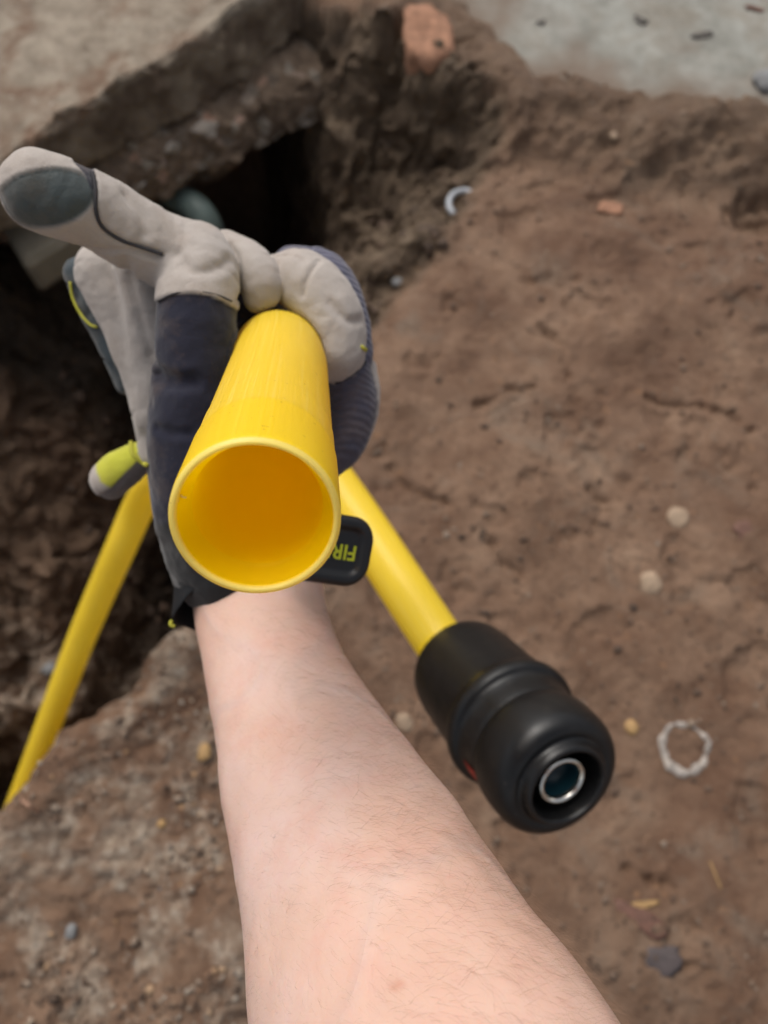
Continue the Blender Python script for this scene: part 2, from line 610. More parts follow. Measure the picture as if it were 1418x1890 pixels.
# the left wall of the pit is browner
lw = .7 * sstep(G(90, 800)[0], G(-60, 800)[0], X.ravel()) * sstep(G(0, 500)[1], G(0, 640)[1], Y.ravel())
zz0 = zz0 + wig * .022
g = mesh_obj('ground', zz0, Fq, SOIL, attrs={'pitness': pitness * (1 - .75 * lw), 'crumb': crumb, 'pit_shade': sstep(G(600, 900)[0], G(420, 900)[0], X.ravel()) * (1 - lw)})
tag(g, kind='structure')

# crumbs and grit nobody could count
ico_v, ico_f = [], []
import bmesh
bm = bmesh.new(); bmesh.ops.create_icosphere(bm, subdivisions=1, radius=1)
ico_v = np.array([v.co[:] for v in bm.verts]); ico_f = np.array([[v.index for v in f.verts] for f in bm.faces]); bm.free()
bm = bmesh.new(); bmesh.ops.create_icosphere(bm, subdivisions=3, radius=1)
ico3_v = np.array([v.co[:] for v in bm.verts]); ico3_f = np.array([[v.index for v in f.verts] for f in bm.faces]); bm.free()


def scatter(name, xs, ys, sizes, mat, kind='stuff', tone=None):
    zs = ground_fields(xs, ys)[0]
    n = len(xs)
    base = np.repeat(ico_v[None], n, 0)
    jit = 1 + RNG.normal(0, .22, (n, len(ico_v), 1))
    sc3 = np.stack([RNG.uniform(.7, 1.3, n), RNG.uniform(.7, 1.3, n), RNG.uniform(.45, .9, n)], 1)[:, None, :]
    V = base * jit * sc3 * sizes[:, None, None]
    a = RNG.uniform(0, 6.28, n); ca, sa = np.cos(a)[:, None], np.sin(a)[:, None]
    x2 = V[:, :, 0] * ca - V[:, :, 1] * sa; y2 = V[:, :, 0] * sa + V[:, :, 1] * ca
    V = np.stack([x2 + xs[:, None], y2 + ys[:, None], V[:, :, 2] + zs[:, None] + sizes[:, None] * .15], -1)
    Fc = (ico_f[None] + (np.arange(n) * len(ico_v))[:, None, None]).reshape(-1, 3)
    t = np.repeat(RNG.uniform(0, 1, n) if tone is None else tone, len(ico_v))
    o = mesh_obj(name, V.reshape(-1, 3), Fc, mat, smooth=True, attrs={'tone': t})
    tag(o, kind=kind)
    return o


gm = NB('grit')
tn = gm.attr('tone')
gc = gm.ramp(tn, [(0, (.05, .032, .022)), (.35, (.11, .068, .045)), (.6, (.17, .115, .08)), (.8, (.26, .2, .15)), (.92, (.38, .33, .27)), (.97, (.42, .25, .12)), (1, (.10, .11, .12))])
gc = gm.mix(gm.fr(gm.noise(150, 5, .7), .3, .7, 0, .4), gc, (.12, .075, .05))
gm.bump(gm.noise(500, 4, .7), .5, .001)
GRIT = gm.set(Base_Color=gc, Roughness=.9)

n = 5200
px = RNG.uniform(-80, 620, n); py = 1120 + (1960 - 1120) * RNG.uniform(0, 1, n)
q = np.array([G(a, b) for a, b in zip(px, py)])
sdv = ground_fields(q[:, 0], q[:, 1])[3]
keep = (sdv < -.004) & (px < 460 + 60 * RNG.normal(0, 1, n)) & (fbm(np.c_[q, np.zeros(n)], .09, 3, 99) + RNG.normal(0, .35, n) > -.1)
q = q[keep]
scatter('gravel', q[:, 0], q[:, 1], np.clip(RNG.lognormal(-6.15, .5, len(q)), .0009, .0075), GRIT, tone=RNG.uniform(0, 1, len(q)) ** .8)
n = 7000
px = RNG.uniform(560, 1460, n); py = RNG.uniform(180, 1960, n)
q = np.array([G(a, b) for a, b in zip(px, py)])
sdv = ground_fields(q[:, 0], q[:, 1])[3]
s2v = sd_poly(q, slab2p)
q = q[(sdv < 0) & (s2v < -.03) & (fbm(np.c_[q, np.zeros(n)], .2, 3, 5) + RNG.normal(0, .3, n) > .05)]
scatter('loose_soil', q[:, 0], q[:, 1], np.clip(RNG.lognormal(-6.5, .55, len(q)), .0008, .007), GRIT, tone=RNG.uniform(0, .85, len(q)))
n = 260
px = RNG.uniform(600, 1460, n); py = RNG.uniform(220, 1960, n)
q = np.array([G(a, b) for a, b in zip(px, py)])
sdv = ground_fields(q[:, 0], q[:, 1])[3]
q = q[(sdv < 0) & (sd_poly(q, slab2p) < -.03)]
scatter('loose_grit', q[:, 0], q[:, 1], np.clip(RNG.lognormal(-5.55, .35, len(q)), .002, .009), GRIT, tone=RNG.uniform(.15, .82, len(q)))
n = 1600
px = RNG.uniform(-60, 960, n); py = RNG.uniform(180, 1400, n)
q = np.array([G(a, b) for a, b in zip(px, py)])
sdv = ground_fields(q[:, 0], q[:, 1])[3]
q = q[sdv > .02]
scatter('pit_rubble', q[:, 0], q[:, 1], np.clip(RNG.lognormal(-5.4, .6, len(q)), .002, .03), GRIT, tone=RNG.uniform(0, .6, len(q)) ** 1.5)


# ------------------------------------------------------------------ concrete slab over the pit, broken edge
def resample(poly, step):
    poly = np.asarray(poly, float)
    d = np.r_[0, np.cumsum(np.linalg.norm(np.diff(poly, axis=0), axis=1))]
    m = max(4, int(d[-1] / step))
    t = np.linspace(0, d[-1], m)
    return np.stack([np.interp(t, d, poly[:, k]) for k in range(poly.shape[1])], 1)


def section_solid(name, rows, mat, subs, amp, seed, parent=None, clampz=None):
    """rows: list of 3D polylines (same count), lofted into a closed strip round a loop of rows"""
    R_ = [np.asarray(r) for r in rows]
    full = []
    for i in range(len(R_)):
        a, b = R_[i], R_[(i + 1) % len(R_)]
        for k in range(subs[i]):
            full.append(a + (b - a) * k / subs[i])
    A = np.array(full)
    m, nn = A.shape[0], A.shape[1]
    V = A.reshape(-1, 3)
    amps = np.repeat(np.array([amp[i] for i in range(len(R_)) for _ in range(subs[i])]), nn)
    dn = np.stack([fbm(V, .10, 5, seed), fbm(V, .10, 5, seed + 100), fbm(V, .10, 5, seed + 200)], 1)
    dn += .35 * np.stack([fbm(V, .02, 3, seed + 7), fbm(V, .02, 3, seed + 107), fbm(V, .02, 3, seed + 207)], 1)
    V = V + dn * amps[:, None]
    ix = np.arange(m * nn).reshape(m, nn)
    nxt = np.roll(ix, -1, axis=0)
    Fc = np.stack([ix[:, :-1], ix[:, 1:], nxt[:, 1:], nxt[:, :-1]], -1).reshape(-1, 4)
    Fl = [tuple(f) for f in Fc]
    Fl.append(tuple(ix[:, 0])); Fl.append(tuple(ix[::-1, -1]))
    return mesh_obj(name, V, Fl, mat, parent)


E1 = [(-500, 640), (-200, 420), (-40, 325), (0, 298), (42, 272), (106, 231), (176, 186), (225, 160), (268, 132), (338, 86), (395, 45), (458, 0), (560, -75), (700, -170)]
Zt, Zb = .065, -.045
r1 = resample([np.r_[G(x, y, Zt), Zt] for x, y in E1], .006)
dirv = r1[-1] - r1[0]; dirv /= np.linalg.norm(dirv)
back = np.array([-dirv[1], dirv[0], 0]); back /= np.linalg.norm(back)
if back[1] < 0: back = -back
tt = np.linspace(0, 1, len(r1))[:, None]
face_b = r1 + np.array([0, 0, Zb - Zt]) - back * (.012 + .03 * tt)
rows = [r1 + back * 2.2, r1 + back * .5, r1 + back * .05, r1 + back * .006, r1 + np.array([0, 0, -.008]) - back * .002, face_b,
        face_b + back * .1, face_b + back * 2.2]
sp = SLAB.node_tree.nodes['Principled BSDF']; lk = sp.inputs['Base Color'].links[0].from_socket
_t = SLAB.node_tree
_co = _t.nodes.new('ShaderNodeTexCoord'); _sx = _t.nodes.new('ShaderNodeSeparateXYZ'); _t.links.new(_co.outputs['Object'], _sx.inputs[0])
_nz = _t.nodes.new('ShaderNodeTexNoise'); _nz.inputs['Scale'].default_value = 14; _nz.inputs['Detail'].default_value = 8; _t.links.new(_co.outputs['Object'], _nz.inputs['Vector'])
_ad = _t.nodes.new('ShaderNodeMath'); _ad.operation = 'MULTIPLY_ADD'; _t.links.new(_nz.outputs['Fac'], _ad.inputs[0]); _ad.inputs[1].default_value = .05; _t.links.new(_sx.outputs[2], _ad.inputs[2])
_mr = _t.nodes.new('ShaderNodeMapRange'); _t.links.new(_ad.outputs[0], _mr.inputs[0]); _mr.inputs[1].default_value = .082; _mr.inputs[2].default_value = .066
_mx = _t.nodes.new('ShaderNodeMix'); _mx.data_type = 'RGBA'; _t.links.new(_mr.outputs[0], _mx.inputs[0]); _t.links.new(lk, _mx.inputs[6])
_r2 = _t.nodes.new('ShaderNodeValToRGB'); _r2.color_ramp.elements[0].color = (.085, .055, .034, 1); _r2.color_ramp.elements[1].color = (.21, .16, .11, 1)
_r2.color_ramp.elements[0].position = .35; _r2.color_ramp.elements[1].position = .65
_t.links.new(_nz.outputs['Fac'], _r2.inputs[0]); _t.links.new(_r2.outputs[0], _mx.inputs[7]); _t.links.new(_mx.outputs[2], sp.inputs['Base Color'])
sl = section_solid('concrete_slab', rows, SLAB, [4, 60, 14, 6, 18, 10, 4, 1], [.002, .004, .006, .011, .013, .013, .006, 0], 301)
tag(sl, 'thick old concrete slab with a broken edge overhanging the dark pit', 'concrete slab')
# packed rocky soil stuck under the slab
E3 = [(-500, 760), (-200, 560), (-60, 470), (60, 440), (150, 410), (230, 385), (303, 362), (367, 338), (420, 325), (451, 312), (480, 262), (530, 240), (564, 226), (620, 205), (663, 190), (700, 165), (733, 141), (800, 120), (900, 60)]
Ze = -.15
r3 = resample([np.r_[G(x, y, Ze), Ze] for x, y in E3], .006)
m3 = len(r3)
t_old = np.linspace(0, 1, len(face_b)); t_new = np.linspace(0, 1, m3)
fb = np.stack([np.interp(t_new, t_old, (face_b + back * .02)[:, k]) for k in range(3)], 1)
mid = (fb + r3) / 2 + np.array([0, 0, .018]) - back * .012
rows = [fb + back * .25, fb + np.array([0, 0, -.004]), mid, r3, r3 + np.array([0, 0, -.012]) + back * .03, r3 + back * .5 + np.array([0, 0, -.5])]
bk = section_solid('soil_bank', rows, ROCKY, [6, 14, 14, 6, 30, 4], [.0, .012, .020, .020, .02, .0], 401)
tag(bk, kind='structure')

# pale paving slab upper right
top = [np.r_[a, .04] for a in slab2p]
nn = len(top)
c0 = slab2p.mean(0)
# gridded top so the surface can be uneven
sx = np.arange(.10, 2.2, .012); sy = np.arange(.95, 2.6, .012)
SX, SY = np.meshgrid(sx, sy)
pp = np.stack([SX.ravel(), SY.ravel(), np.zeros(SX.size)], 1)
zt = .040 + .0015 * fbm(pp, .06, 4, 811)
ix = np.arange(SX.size).reshape(SX.shape)
okc = sd_poly(pp[:, :2], slab2p) + .05 * fbm(pp, .16, 5, 21) > -.012
fq = np.stack([ix[:-1, :-1], ix[:-1, 1:], ix[1:, 1:], ix[1:, :-1]], -1).reshape(-1, 4)
fq = fq[okc[fq].all(1)]
used = np.unique(fq); rm = -np.ones(SX.size, int); rm[used] = np.arange(len(used))
V1 = np.c_[pp[used, :2], zt[used]]; f1 = rm[fq]
V2 = V1 - np.array([0, 0, .09])
from collections import Counter
ec = {}
for f in f1:
    for a, b_ in zip(f, np.roll(f, -1)):
        if (b_, a) in ec: del ec[(b_, a)]
        else: ec[(a, b_)] = 1
m1 = len(V1)
fl = [tuple(f) for f in f1] + [tuple(f[::-1] + m1) for f in f1] + [(b_, a, a + m1, b_ + m1) for a, b_ in ec]
es = sd_poly(V1[:, :2], slab2p) + .05 * fbm(np.c_[V1[:, :2], np.zeros(len(V1))], .16, 5, 21)
dirtv = sstep(.16, .0, es + .06 * fbm(V1, .09, 5, 63))
_t = SLAB2.node_tree; _p = _t.nodes['Principled BSDF']; _l = _p.inputs['Base Color'].links[0].from_socket
_a = _t.nodes.new('ShaderNodeAttribute'); _a.attribute_name = 'smear'
_mx = _t.nodes.new('ShaderNodeMix'); _mx.data_type = 'RGBA'; _t.links.new(_a.outputs['Fac'], _mx.inputs[0]); _t.links.new(_l, _mx.inputs[6]); _mx.inputs[7].default_value = (.15, .10, .068, 1)
_t.links.new(_mx.outputs[2], _p.inputs['Base Color'])
s2 = mesh_obj('paving_slab', np.r_[V1, V2], fl, SLAB2, attrs={'smear': np.r_[dirtv, dirtv] * .8})
tag(s2, 'pale grey concrete paving slab with soil smeared over its near edge', 'paving slab')


# ------------------------------------------------------------------ stones, bricks, bits on the ground
def rock(name, px, py, wpx, hpx, mat, label, cat, group=None, seed=0, z0=None, flat=.6, rot=0, sharp=False, lift=.0, rough=1.3):
    zz = 0.0
    for _ in range(3):
        q_ = G(px, py, zz)
        zz = ground_z(*q_) if z0 is None else z0
    d = (CAM_H - zz) / (CT)
    sx_, sy_ = wpx / 2 / F * d, hpx / 2 / F * d
    V = ico3_v.copy()
    if sharp:
        V = np.sign(V) * np.abs(V) ** .55
        V /= np.abs(V).max()
    V = V * (1 + .16 * rough * fbm(ico3_v * .5, .5, 4, seed + 500)[:, None])
    V[:, 0] *= sx_; V[:, 1] *= sy_; V[:, 2] *= min(sx_, sy_) * flat
    c, s = math.cos(rot), math.sin(rot)
    V = np.stack([V[:, 0] * c - V[:, 1] * s, V[:, 0] * s + V[:, 1] * c, V[:, 2]], 1)
    o_ = np.array([q_[0], q_[1], zz + min(sx_, sy_) * flat * .12 + lift])
    o = mesh_obj(name, V + o_, ico3_f, mat, origin=o_)
    GRP = {'pebble': 'pebbles and small stones on the soil', 'debris': 'dark scraps on the paving slab', 'leaf': 'dead leaves on the mud', 'brick chip': 'brick chips', 'stone': 'pebbles and small stones on the soil'}
    return tag(o, label, cat, group or GRP.get(cat))


ST_PALE = m_simple('pale_stone', (.30, .215, .145), .8, .25, 60, .4, .001)
ST_YEL = m_simple('ochre_stone', (.36, .22, .09), .75, .25, 60, .4, .001)
ST_GREY = m_simple('grey_stone', (.18, .18, .18), .75, .3, 60, .4, .001)
ST_DARK = m_simple('dark_stone', (.055, .045, .036), .6, .3, 60, .4, .001)
BRICK = m_simple('brick', (.37, .19, .115), .9, .4, 45, .9, .006)
LEAF = m_simple('dead_leaf', (.13, .062, .042), .7, .35, 60, .3)
PURP = m_simple('slate_bit', (.075, .058, .056), .6, .3, 60, .3)
rock('pebble', 1201, 1078, 44, 46, ST_PALE, 'rounded cream pebble on the mud above and right of the black fitting', 'pebble', seed=1)
rock('pebble', 1250, 955, 36, 44, ST_PALE, 'faint angular cream stone pressed flat into the mud near the right edge', 'pebble', seed=2, flat=.3)
rock('pebble', 1166, 1343, 22, 24, ST_YEL, 'small ochre pebble between the black fitting and the chalky ring', 'pebble', seed=3)
rock('pebble', 1130, 262, 20, 20, ST_PALE, 'tiny whitish pebble on the soil below the paving slab', 'pebble', seed=4)
rock('pebble', 131, 1720, 20, 24, ST_GREY, 'shiny grey pebble in the gravelly soil at lower left', 'pebble', seed=5)
rock('pebble', 214, 1280, 24, 22, ST_GREY, 'grey pebble near the rim of the pit beside the arm', 'pebble', seed=6)
rock('pebble', 377, 1390, 26, 30, ST_YEL, 'ochre stone lump touching the left edge of the forearm', 'pebble', seed=7)
rock('pebble', 298, 1520, 14, 16, ST_YEL, 'tiny ochre grain in the middle of the gravelly mound', 'pebble', seed=8)
rock('stone', 1412, 150, 60, 60, ST_GREY, 'blue grey stone lying on the paving slab at the right edge', 'stone', seed=9, z0=.045)
rock('brick_chip', 1128, 385, 52, 32, BRICK, 'small flat orange brick chip in the mud', 'brick chip', seed=10, flat=.3, sharp=True, rot=-.2)
rock('pebble', 1218, 1770, 70, 38, PURP, 'dark purplish flat stone half sunk in wet mud at lower right', 'stone', seed=11, flat=.15, rough=3.5)
rock('pebble', 745, 1335, 30, 34, ST_PALE, 'pale earthy lump between the forearm and the black fitting', 'pebble', seed=14, flat=.5)
rock('pebble', 735, 505, 26, 22, ST_GREY, 'whitish grey pebble on the lip of the pit right of the glove', 'pebble', seed=15)
rock('brick_fragment', 783, 88, 104, 160, BRICK, 'upright orange broken brick wedged in soil at the end of the old slab', 'brick', seed=57, flat=.9, sharp=True, rot=.12, z0=.02, rough=1.7)
rock('brick_chip', 826, 60, 42, 22, BRICK, 'small brick splinter sticking out beside the upright broken brick', 'brick chip', seed=24, flat=.8, sharp=True, z0=.03)
for k, (a, b, wv_, hv, ro, lb) in enumerate([(1182, 38, 46, 20, -.6, 'dark brown twig scrap on the paving slab left of the longer one'),
                                             (1295, 66, 58, 18, .15, 'longest dark twig scrap in the middle of the paving slab'),
                                             (1385, 14, 40, 16, -.3, 'reddish leaf scrap at the top right corner of the paving slab'),
                                             (1000, 40, 22, 14, .4, 'faintest small dark fleck near the left end of the paving slab')]):
    rock('debris', a, b, wv_, hv, ST_DARK if k != 2 else LEAF, lb, 'debris', seed=30 + k, z0=.041, flat=.3, rot=ro, rough=4.5)
for k, (a, b, wv_, hv, ro, lb, mt) in enumerate([(1175, 1672, 50, 14, .15, 'narrow yellowish dead leaf on mud at lower right', ST_YEL),
                                                 (1185, 1700, 58, 36, -.5, 'crumpled reddish dead leaf on mud at lower right', LEAF),
                                                 (1375, 980, 40, 32, .5, 'dull red flat scrap in mud at the right edge', LEAF)]):
    rock('leaf', a, b, wv_, hv, mt, lb, 'leaf', seed=40 + k, flat=.12, rot=ro, rough=4)

# chalky ring
CH = m_simple('chalk', (.33, .29, .255), .9, .35, 80, .5)
c0 = G(1268, 1380); d0 = CAM_H / CT
ang = np.linspace(0, 2 * np.pi, 90, endpoint=False)
rr = (41 / F * 1.17) * (1 + .04 * np.sin(3 * ang + 1) + .03 * np.sin(7 * ang))
wdt = .0052 * (1 + .35 * np.sin(ang * 1.0 + 3.6) + .22 * np.sin(5 * ang) + .2 * np.sin(11 * ang + 2))
V, Fc = [], []
for j, a in enumerate(ang):
    for k in range(8):
        b = 2 * np.pi * k / 8
        rad = rr[j] + wdt[j] * math.cos(b)
        V.append((c0[0] + rad * math.cos(a), c0[1] + rad * math.sin(a) * 1.03, 0.35 * wdt[j] * math.sin(b)))
V = np.array(V)
zb = ground_fields(V[:, 0], V[:, 1])[0]
V[:, 2] += zb + .0002
V += .0016 * np.stack([vnoise(V, .003, 1), vnoise(V, .003, 2), vnoise(V, .003, 3)], 1)
for j in range(90):
    for k in range(8):
        Fc.append((j * 8 + k, ((j + 1) % 90) * 8 + k, ((j + 1) % 90) * 8 + (k + 1) % 8, j * 8 + (k + 1) % 8))
tag(mesh_obj('chalk_ring', V, Fc, CH, origin=(c0[0], c0[1], 0)), 'thin whitish chalky ring lying on the mud right of the black fitting', 'ring')


def strand(name, pts_px, z_off, rad, mat, label, cat, flat=False):
    ws = []
    zc = 0
    for _ in range(3):
        zc = ground_z(*G(pts_px[len(pts_px) // 2][0], pts_px[len(pts_px) // 2][1], zc))
    for x, y, *e in pts_px:
        zz = 0
        for _ in range(3):
            q_ = G(x, y, zz); zz = zc if flat else ground_z(*q_)
        ws.append([q_[0], q_[1], zz + z_off + (e[0] if e else 0)])
    V, Fc = sweep(catmull(ws, 8), rad, 8)
    return tag(mesh_obj(name, V, Fc, mat, origin=ws[0]), label, cat)


WHITEP = m_simple('white_plastic', (.36, .38, .41), .4, .15, 40)
ROOT = m_simple('root', (.36, .21, .14), .8, .2, 60)
q0 = G(848, 388, -.05)
# curl of pale plastic in the pit slope
strand('plastic_curl', [(836, 412), (828, 400), (828, 386), (836, 375), (848, 370), (860, 370), (869, 376), (874, 387), (868, 397)], .026, .0062, WHITEP, 'pale curled scrap of plastic on the dark slope of the pit', 'plastic scrap', True)
strand('root', [(75, 1500, .0), (50, 1478, .012), (28, 1462, .025), (20, 1440, .035), (28, 1424, .042)], .004, .0022, ROOT, 'thin pinkish root curling out of soil over the pit at left', 'root')
strand('straw', [(1310, 1590), (1320, 1615), (1330, 1640)], .002, .0012, ST_YEL, 'thin straw stalk on the mud at lower right', 'straw')

# concrete block under the slab at far left and grey-green pipe in the cavity
BLK = m_concrete('grey_block', (.18, .155, .11), (.27, .23, .17), (.16, .13, .09), .4, (.27, .24, .19))
A_, B_, C_ = np.r_[G(45, 492, -.10), -.10], np.r_[G(150, 425, -.10), -.10], np.r_[G(-40, 350, -.10), -.10]
D_ = B_ + C_ - A_
tops = [A_, B_, D_, C_]
up_ = np.array([0, 0, 1.])


def bevel_box(name, pts4, h, bev, mat, parent=None):
    bm = bmesh.new()
    o0 = np.mean(pts4, 0)
    t = [bm.verts.new(tuple(p - o0)) for p in pts4]
    b = [bm.verts.new(tuple(p - o0 - up_ * h)) for p in pts4]
    bm.faces.new(t); bm.faces.new(b[::-1])
    for i in range(4):
        bm.faces.new((t[i], b[i], b[(i + 1) % 4], t[(i + 1) % 4]))
    bmesh.ops.recalc_face_normals(bm, faces=bm.faces)
    bmesh.ops.bevel(bm, geom=bm.edges[:], offset=bev, segments=3, affect='EDGES')
    bmesh.ops.subdivide_edges(bm, edges=[e for e in bm.edges if e.calc_length() > .03], cuts=7, use_grid_fill=True)
    V = np.array([v.co[:] for v in bm.verts]) + o0
    Fc = [[v.index for v in f.verts] for f in bm.faces]
    bm.free()
    V = V + .0022 * np.stack([fbm(V, .04, 3, 1), fbm(V, .04, 3, 2), fbm(V, .04, 3, 3)], 1)
    return mesh_obj(name, V, Fc, mat, parent, origin=o0)


tag(bevel_box('concrete_block', tops, .09, .006, BLK), 'grey concrete block corner poking out under the pointing fingertip', 'concrete block')
GP = m_simple('grey_green_plastic', (.11, .145, .13), .5, .2, 40)
pth = catmull([np.r_[G(300, 330, -.20), -.24], np.r_[G(372, 395, -.20), -.20], np.r_[G(400, 470, -.3), -.30], np.r_[G(420, 560, -.5), -.5]], 8)
V, Fc = sweep(pth, .032, 24)
tag(mesh_obj('buried_pipe', V, Fc, GP, origin=pth[0]), 'dull grey green pipe in the black hollow under the slab', 'pipe')

# ------------------------------------------------------------------ yellow pipes and the black fitting
M0 = P(472, 958, .192)
E0 = P(521, 650, .366)
ax1 = (E0 - M0) / np.linalg.norm(E0 - M0)
L1 = np.linalg.norm(E0 - M0)
R1 = .021
cp = [M0, M0 + ax1 * .035, M0 + ax1 * .08, M0 + ax1 * .120, E0 - ax1 * .022 + np.array([-.0003, -.0006, 0]), P(509, 655, .386), P(468, 702, .44), P(393, 765, .55), P(330, 850, .76), P(268, 915, .98), P(219, 1020, 1.06), P(148, 1185, 1.17), P(74, 1380, 1.28), P(28, 1500, 1.34), P(-60, 1720, 1.46)]
PATH_A = catmull(cp, 14)
seg = 96


def pipe_mesh(path, prof_r, seg, endrows):
    """outer skin + mouth rim + bore; prof_r radius per path point; endrows = list of (s, r) running back into the bore"""
    T, U, Vv = frames(path)
    a = np.linspace(0, 2 * np.pi, seg, endpoint=False)
    rows, al = [], []
    cum = np.r_[0, np.cumsum(np.linalg.norm(np.diff(path, axis=0), axis=1))]
    for i in range(len(path) - 1, -1, -1):
        rows.append(path[i] + prof_r[i] * (np.cos(a)[:, None] * U[i] + np.sin(a)[:, None] * Vv[i])); al.append(cum[i])
    for s, r in endrows:
        c = np.array([np.interp(s, cum, path[:, k]) for k in range(3)]) if s >= 0 else path[0] + T[0] * s
        i = int(np.clip(np.searchsorted(cum, s), 0, len(path) - 1))
        rows.append(c + r * (np.cos(a)[:, None] * U[i] + np.sin(a)[:, None] * Vv[i])); al.append(s)
    rows = np.array(rows)
    m = len(rows)
    ix = np.arange(m * seg).reshape(m, seg)
    nx_ = np.roll(ix, -1, axis=1)
    Fc = np.stack([ix[:-1], nx_[:-1], nx_[1:], ix[1:]], -1).reshape(-1, 4)
    return rows.reshape(-1, 3), Fc, np.repeat(al, seg), np.tile(a / (2 * np.pi), m)


cumA = np.r_[0, np.cumsum(np.linalg.norm(np.diff(PATH_A, axis=0), axis=1))]
rA = R1 - .0002 + .0003 * sstep(.0605, .0595, cumA) + .0004 * sstep(.0365, .0355, cumA) - .0002 * sstep(.004, 0, cumA)
rA = np.where(cumA < .004, rA, rA)
ends = [(-.0003, .0208), (-.0007, .0206), (-.0008, .0202), (-.0006, .0197), (.0, .0195), (.001, .0193)]
V, Fc, al, ar = pipe_mesh(PATH_A, rA, seg, ends)
root = empty('gas_pipe', W(PATH_A[-1]))
tag(root, 'long bright yellow plastic pipe gripped in the glove, its open end towards the viewer', 'pipe')
mesh_obj('pipe_wall', W(V), Fc, YEL, root, attrs={'along': al, 'around': ar, 'dirt': np.clip((al - .5) * 3, 0.03, .9)})
# bore: chamfer, shoulder, long inner wall
bore = [(.001, .0193), (.0065, .0178), (.0082, .0172), (.0086, .0169)] + [(s, .0169) for s in np.linspace(.0095, .34, 60)]
V, Fc, al2, ar2 = pipe_mesh(PATH_A[:1], np.array([.0193]), seg, []) if False else (None, None, None, None)
T_, U_, V_ = frames(PATH_A)
aa = np.linspace(0, 2 * np.pi, seg, endpoint=False)
rows = []
for s, r in bore:
    c = np.array([np.interp(s, cumA, PATH_A[:, k]) for k in range(3)])
    u = np.array([np.interp(s, cumA, U_[:, k]) for k in range(3)]); v = np.array([np.interp(s, cumA, V_[:, k]) for k in range(3)])
    rows.append(c + r * (np.cos(aa)[:, None] * u + np.sin(aa)[:, None] * v))
rows = np.array(rows); m = len(rows)
ix = np.arange(m * seg).reshape(m, seg); nx_ = np.roll(ix, -1, axis=1)
Fb = [tuple(f) for f in np.stack([ix[:-1], nx_[:-1], nx_[1:], ix[1:]], -1).reshape(-1, 4)] + [tuple(ix[-1])]
mesh_obj('bore', W(rows.reshape(-1, 3)), Fb, YEL_IN, root)
# stringy burr left by the saw on the rim
SW = m_simple('burr_plastic', (.95, .80, .25), .5, .05)
bp = M0 + (T_[0] * -.0008)
for k in range(1):
    th = None
Vb, Fbb = [], []
tgt = P(333, 912, .190)
for k in range(9):
    dd = RNG.normal(0, 1, 3); dd /= np.linalg.norm(dd)
    p_ = catmull([tgt, tgt + dd * .0009, tgt + dd * .0016 + RNG.normal(0, .0005, 3)], 4)
    v_, f_ = sweep(p_, [.00022] * len(p_), 5)
    Fbb += [tuple(i + len(Vb) * 0 + sum(len(x) for x in Vb) for i in f) for f in f_]
    Vb.append(v_)
mesh_obj('burr', W(np.concatenate(Vb)), Fbb, SW, root)

# second pipe with black fitting
Rr = P(815, 1190, .63)
Nn = P(1050, 1455, .461)
axf = (Nn - Rr); Lf = np.linalg.norm(axf); axf /= Lf
Rq = Rr + axf * .03
cp2 = [Rq, Rr, Rr - axf * .012 + 0 * axf, P(745, 1085, .652), P(660, 955, .685), P(560, 810, .725), P(480, 690, .77), P(420, 600, .85), P(400, 570, 1.02), P(395, 560, 1.3), P(392, 560, 1.8)]
cp2 = [Rq, Rr, P(740, 1077, .655), P(660, 955, .687), P(560, 810, .725), P(480, 690, .77), P(425, 620, .86), P(405, 590, 1.05), P(398, 580, 1.3), P(395, 575, 1.75)]
PATH_B = catmull(cp2, 14)
V, Fc, al, ar = pipe_mesh(PATH_B, np.full(len(PATH_B), .021), 64, [])
r2 = empty('riser_pipe', W(PATH_B[-1]))
tag(r2, 'second yellow pipe rising from the pit with a fat black rubber fitting on its end', 'pipe')
mesh_obj('pipe_wall', W(V), Fc, YEL, r2, attrs={'along': al, 'around': ar, 'dirt': np.full(len(al), .1)})
mm = .001
fp = [(32, 21.3), (32, 34), (34, 38), (39, 40.5), (50, 41.8), (60, 42.3), (96, 43.2), (106, 44.0), (109, 46.6), (112, 47.6), (116, 47.4), (118.5, 46), (120, 43), (124, 41.6), (135, 41.0), (137.5, 40.2), (139.5, 41.0), (143, 43.0), (150, 43.8),
      (161, 43.6), (168, 42.6), (173, 39.6), (175, 36), (175.2, 32.5), (174.6, 30.5), (175.4, 28.8), (178.8, 27.8), (180.8, 26.8), (181.4, 25.2), (180.6, 24.0), (178, 23.2), (155, 22.6), (151, 16), (151, 2)]
sca = Lf / .1815 * mm
fprof = smooth_prof([(a * sca, b * mm) for a, b in fp], 3)
V, Fc = lathe(fprof, Rr, axf, 112, wob=lambda s, a: .003 * math.sin(2 * a + 1))
fit = mesh_obj('fitting', W(V), Fc, BLACK, r2)
# steel tube inside
s0, s1 = 151 * sca, 175.5 * sca
V, Fc = lathe([(s0, .0158), (s1 - .0008, .0158), (s1, .0152), (s1, .0134), (s1 - .0012, .0127), (s1 - .012, .0125)], Rr, axf, 64)
mesh_obj('steel_tube', W(V), Fc, STEEL, fit)
V, Fc = lathe([(s1 - .0036, .0124), (s1 - .010, .0123), (s1 - .016, .011), (s1 - .018, .004), (s1 - .018, .0001)], Rr, axf, 48)
mesh_obj('liner', W(V), Fc, TEAL, fit)


def project_ray(px, py, V_, Fc_):
    pass


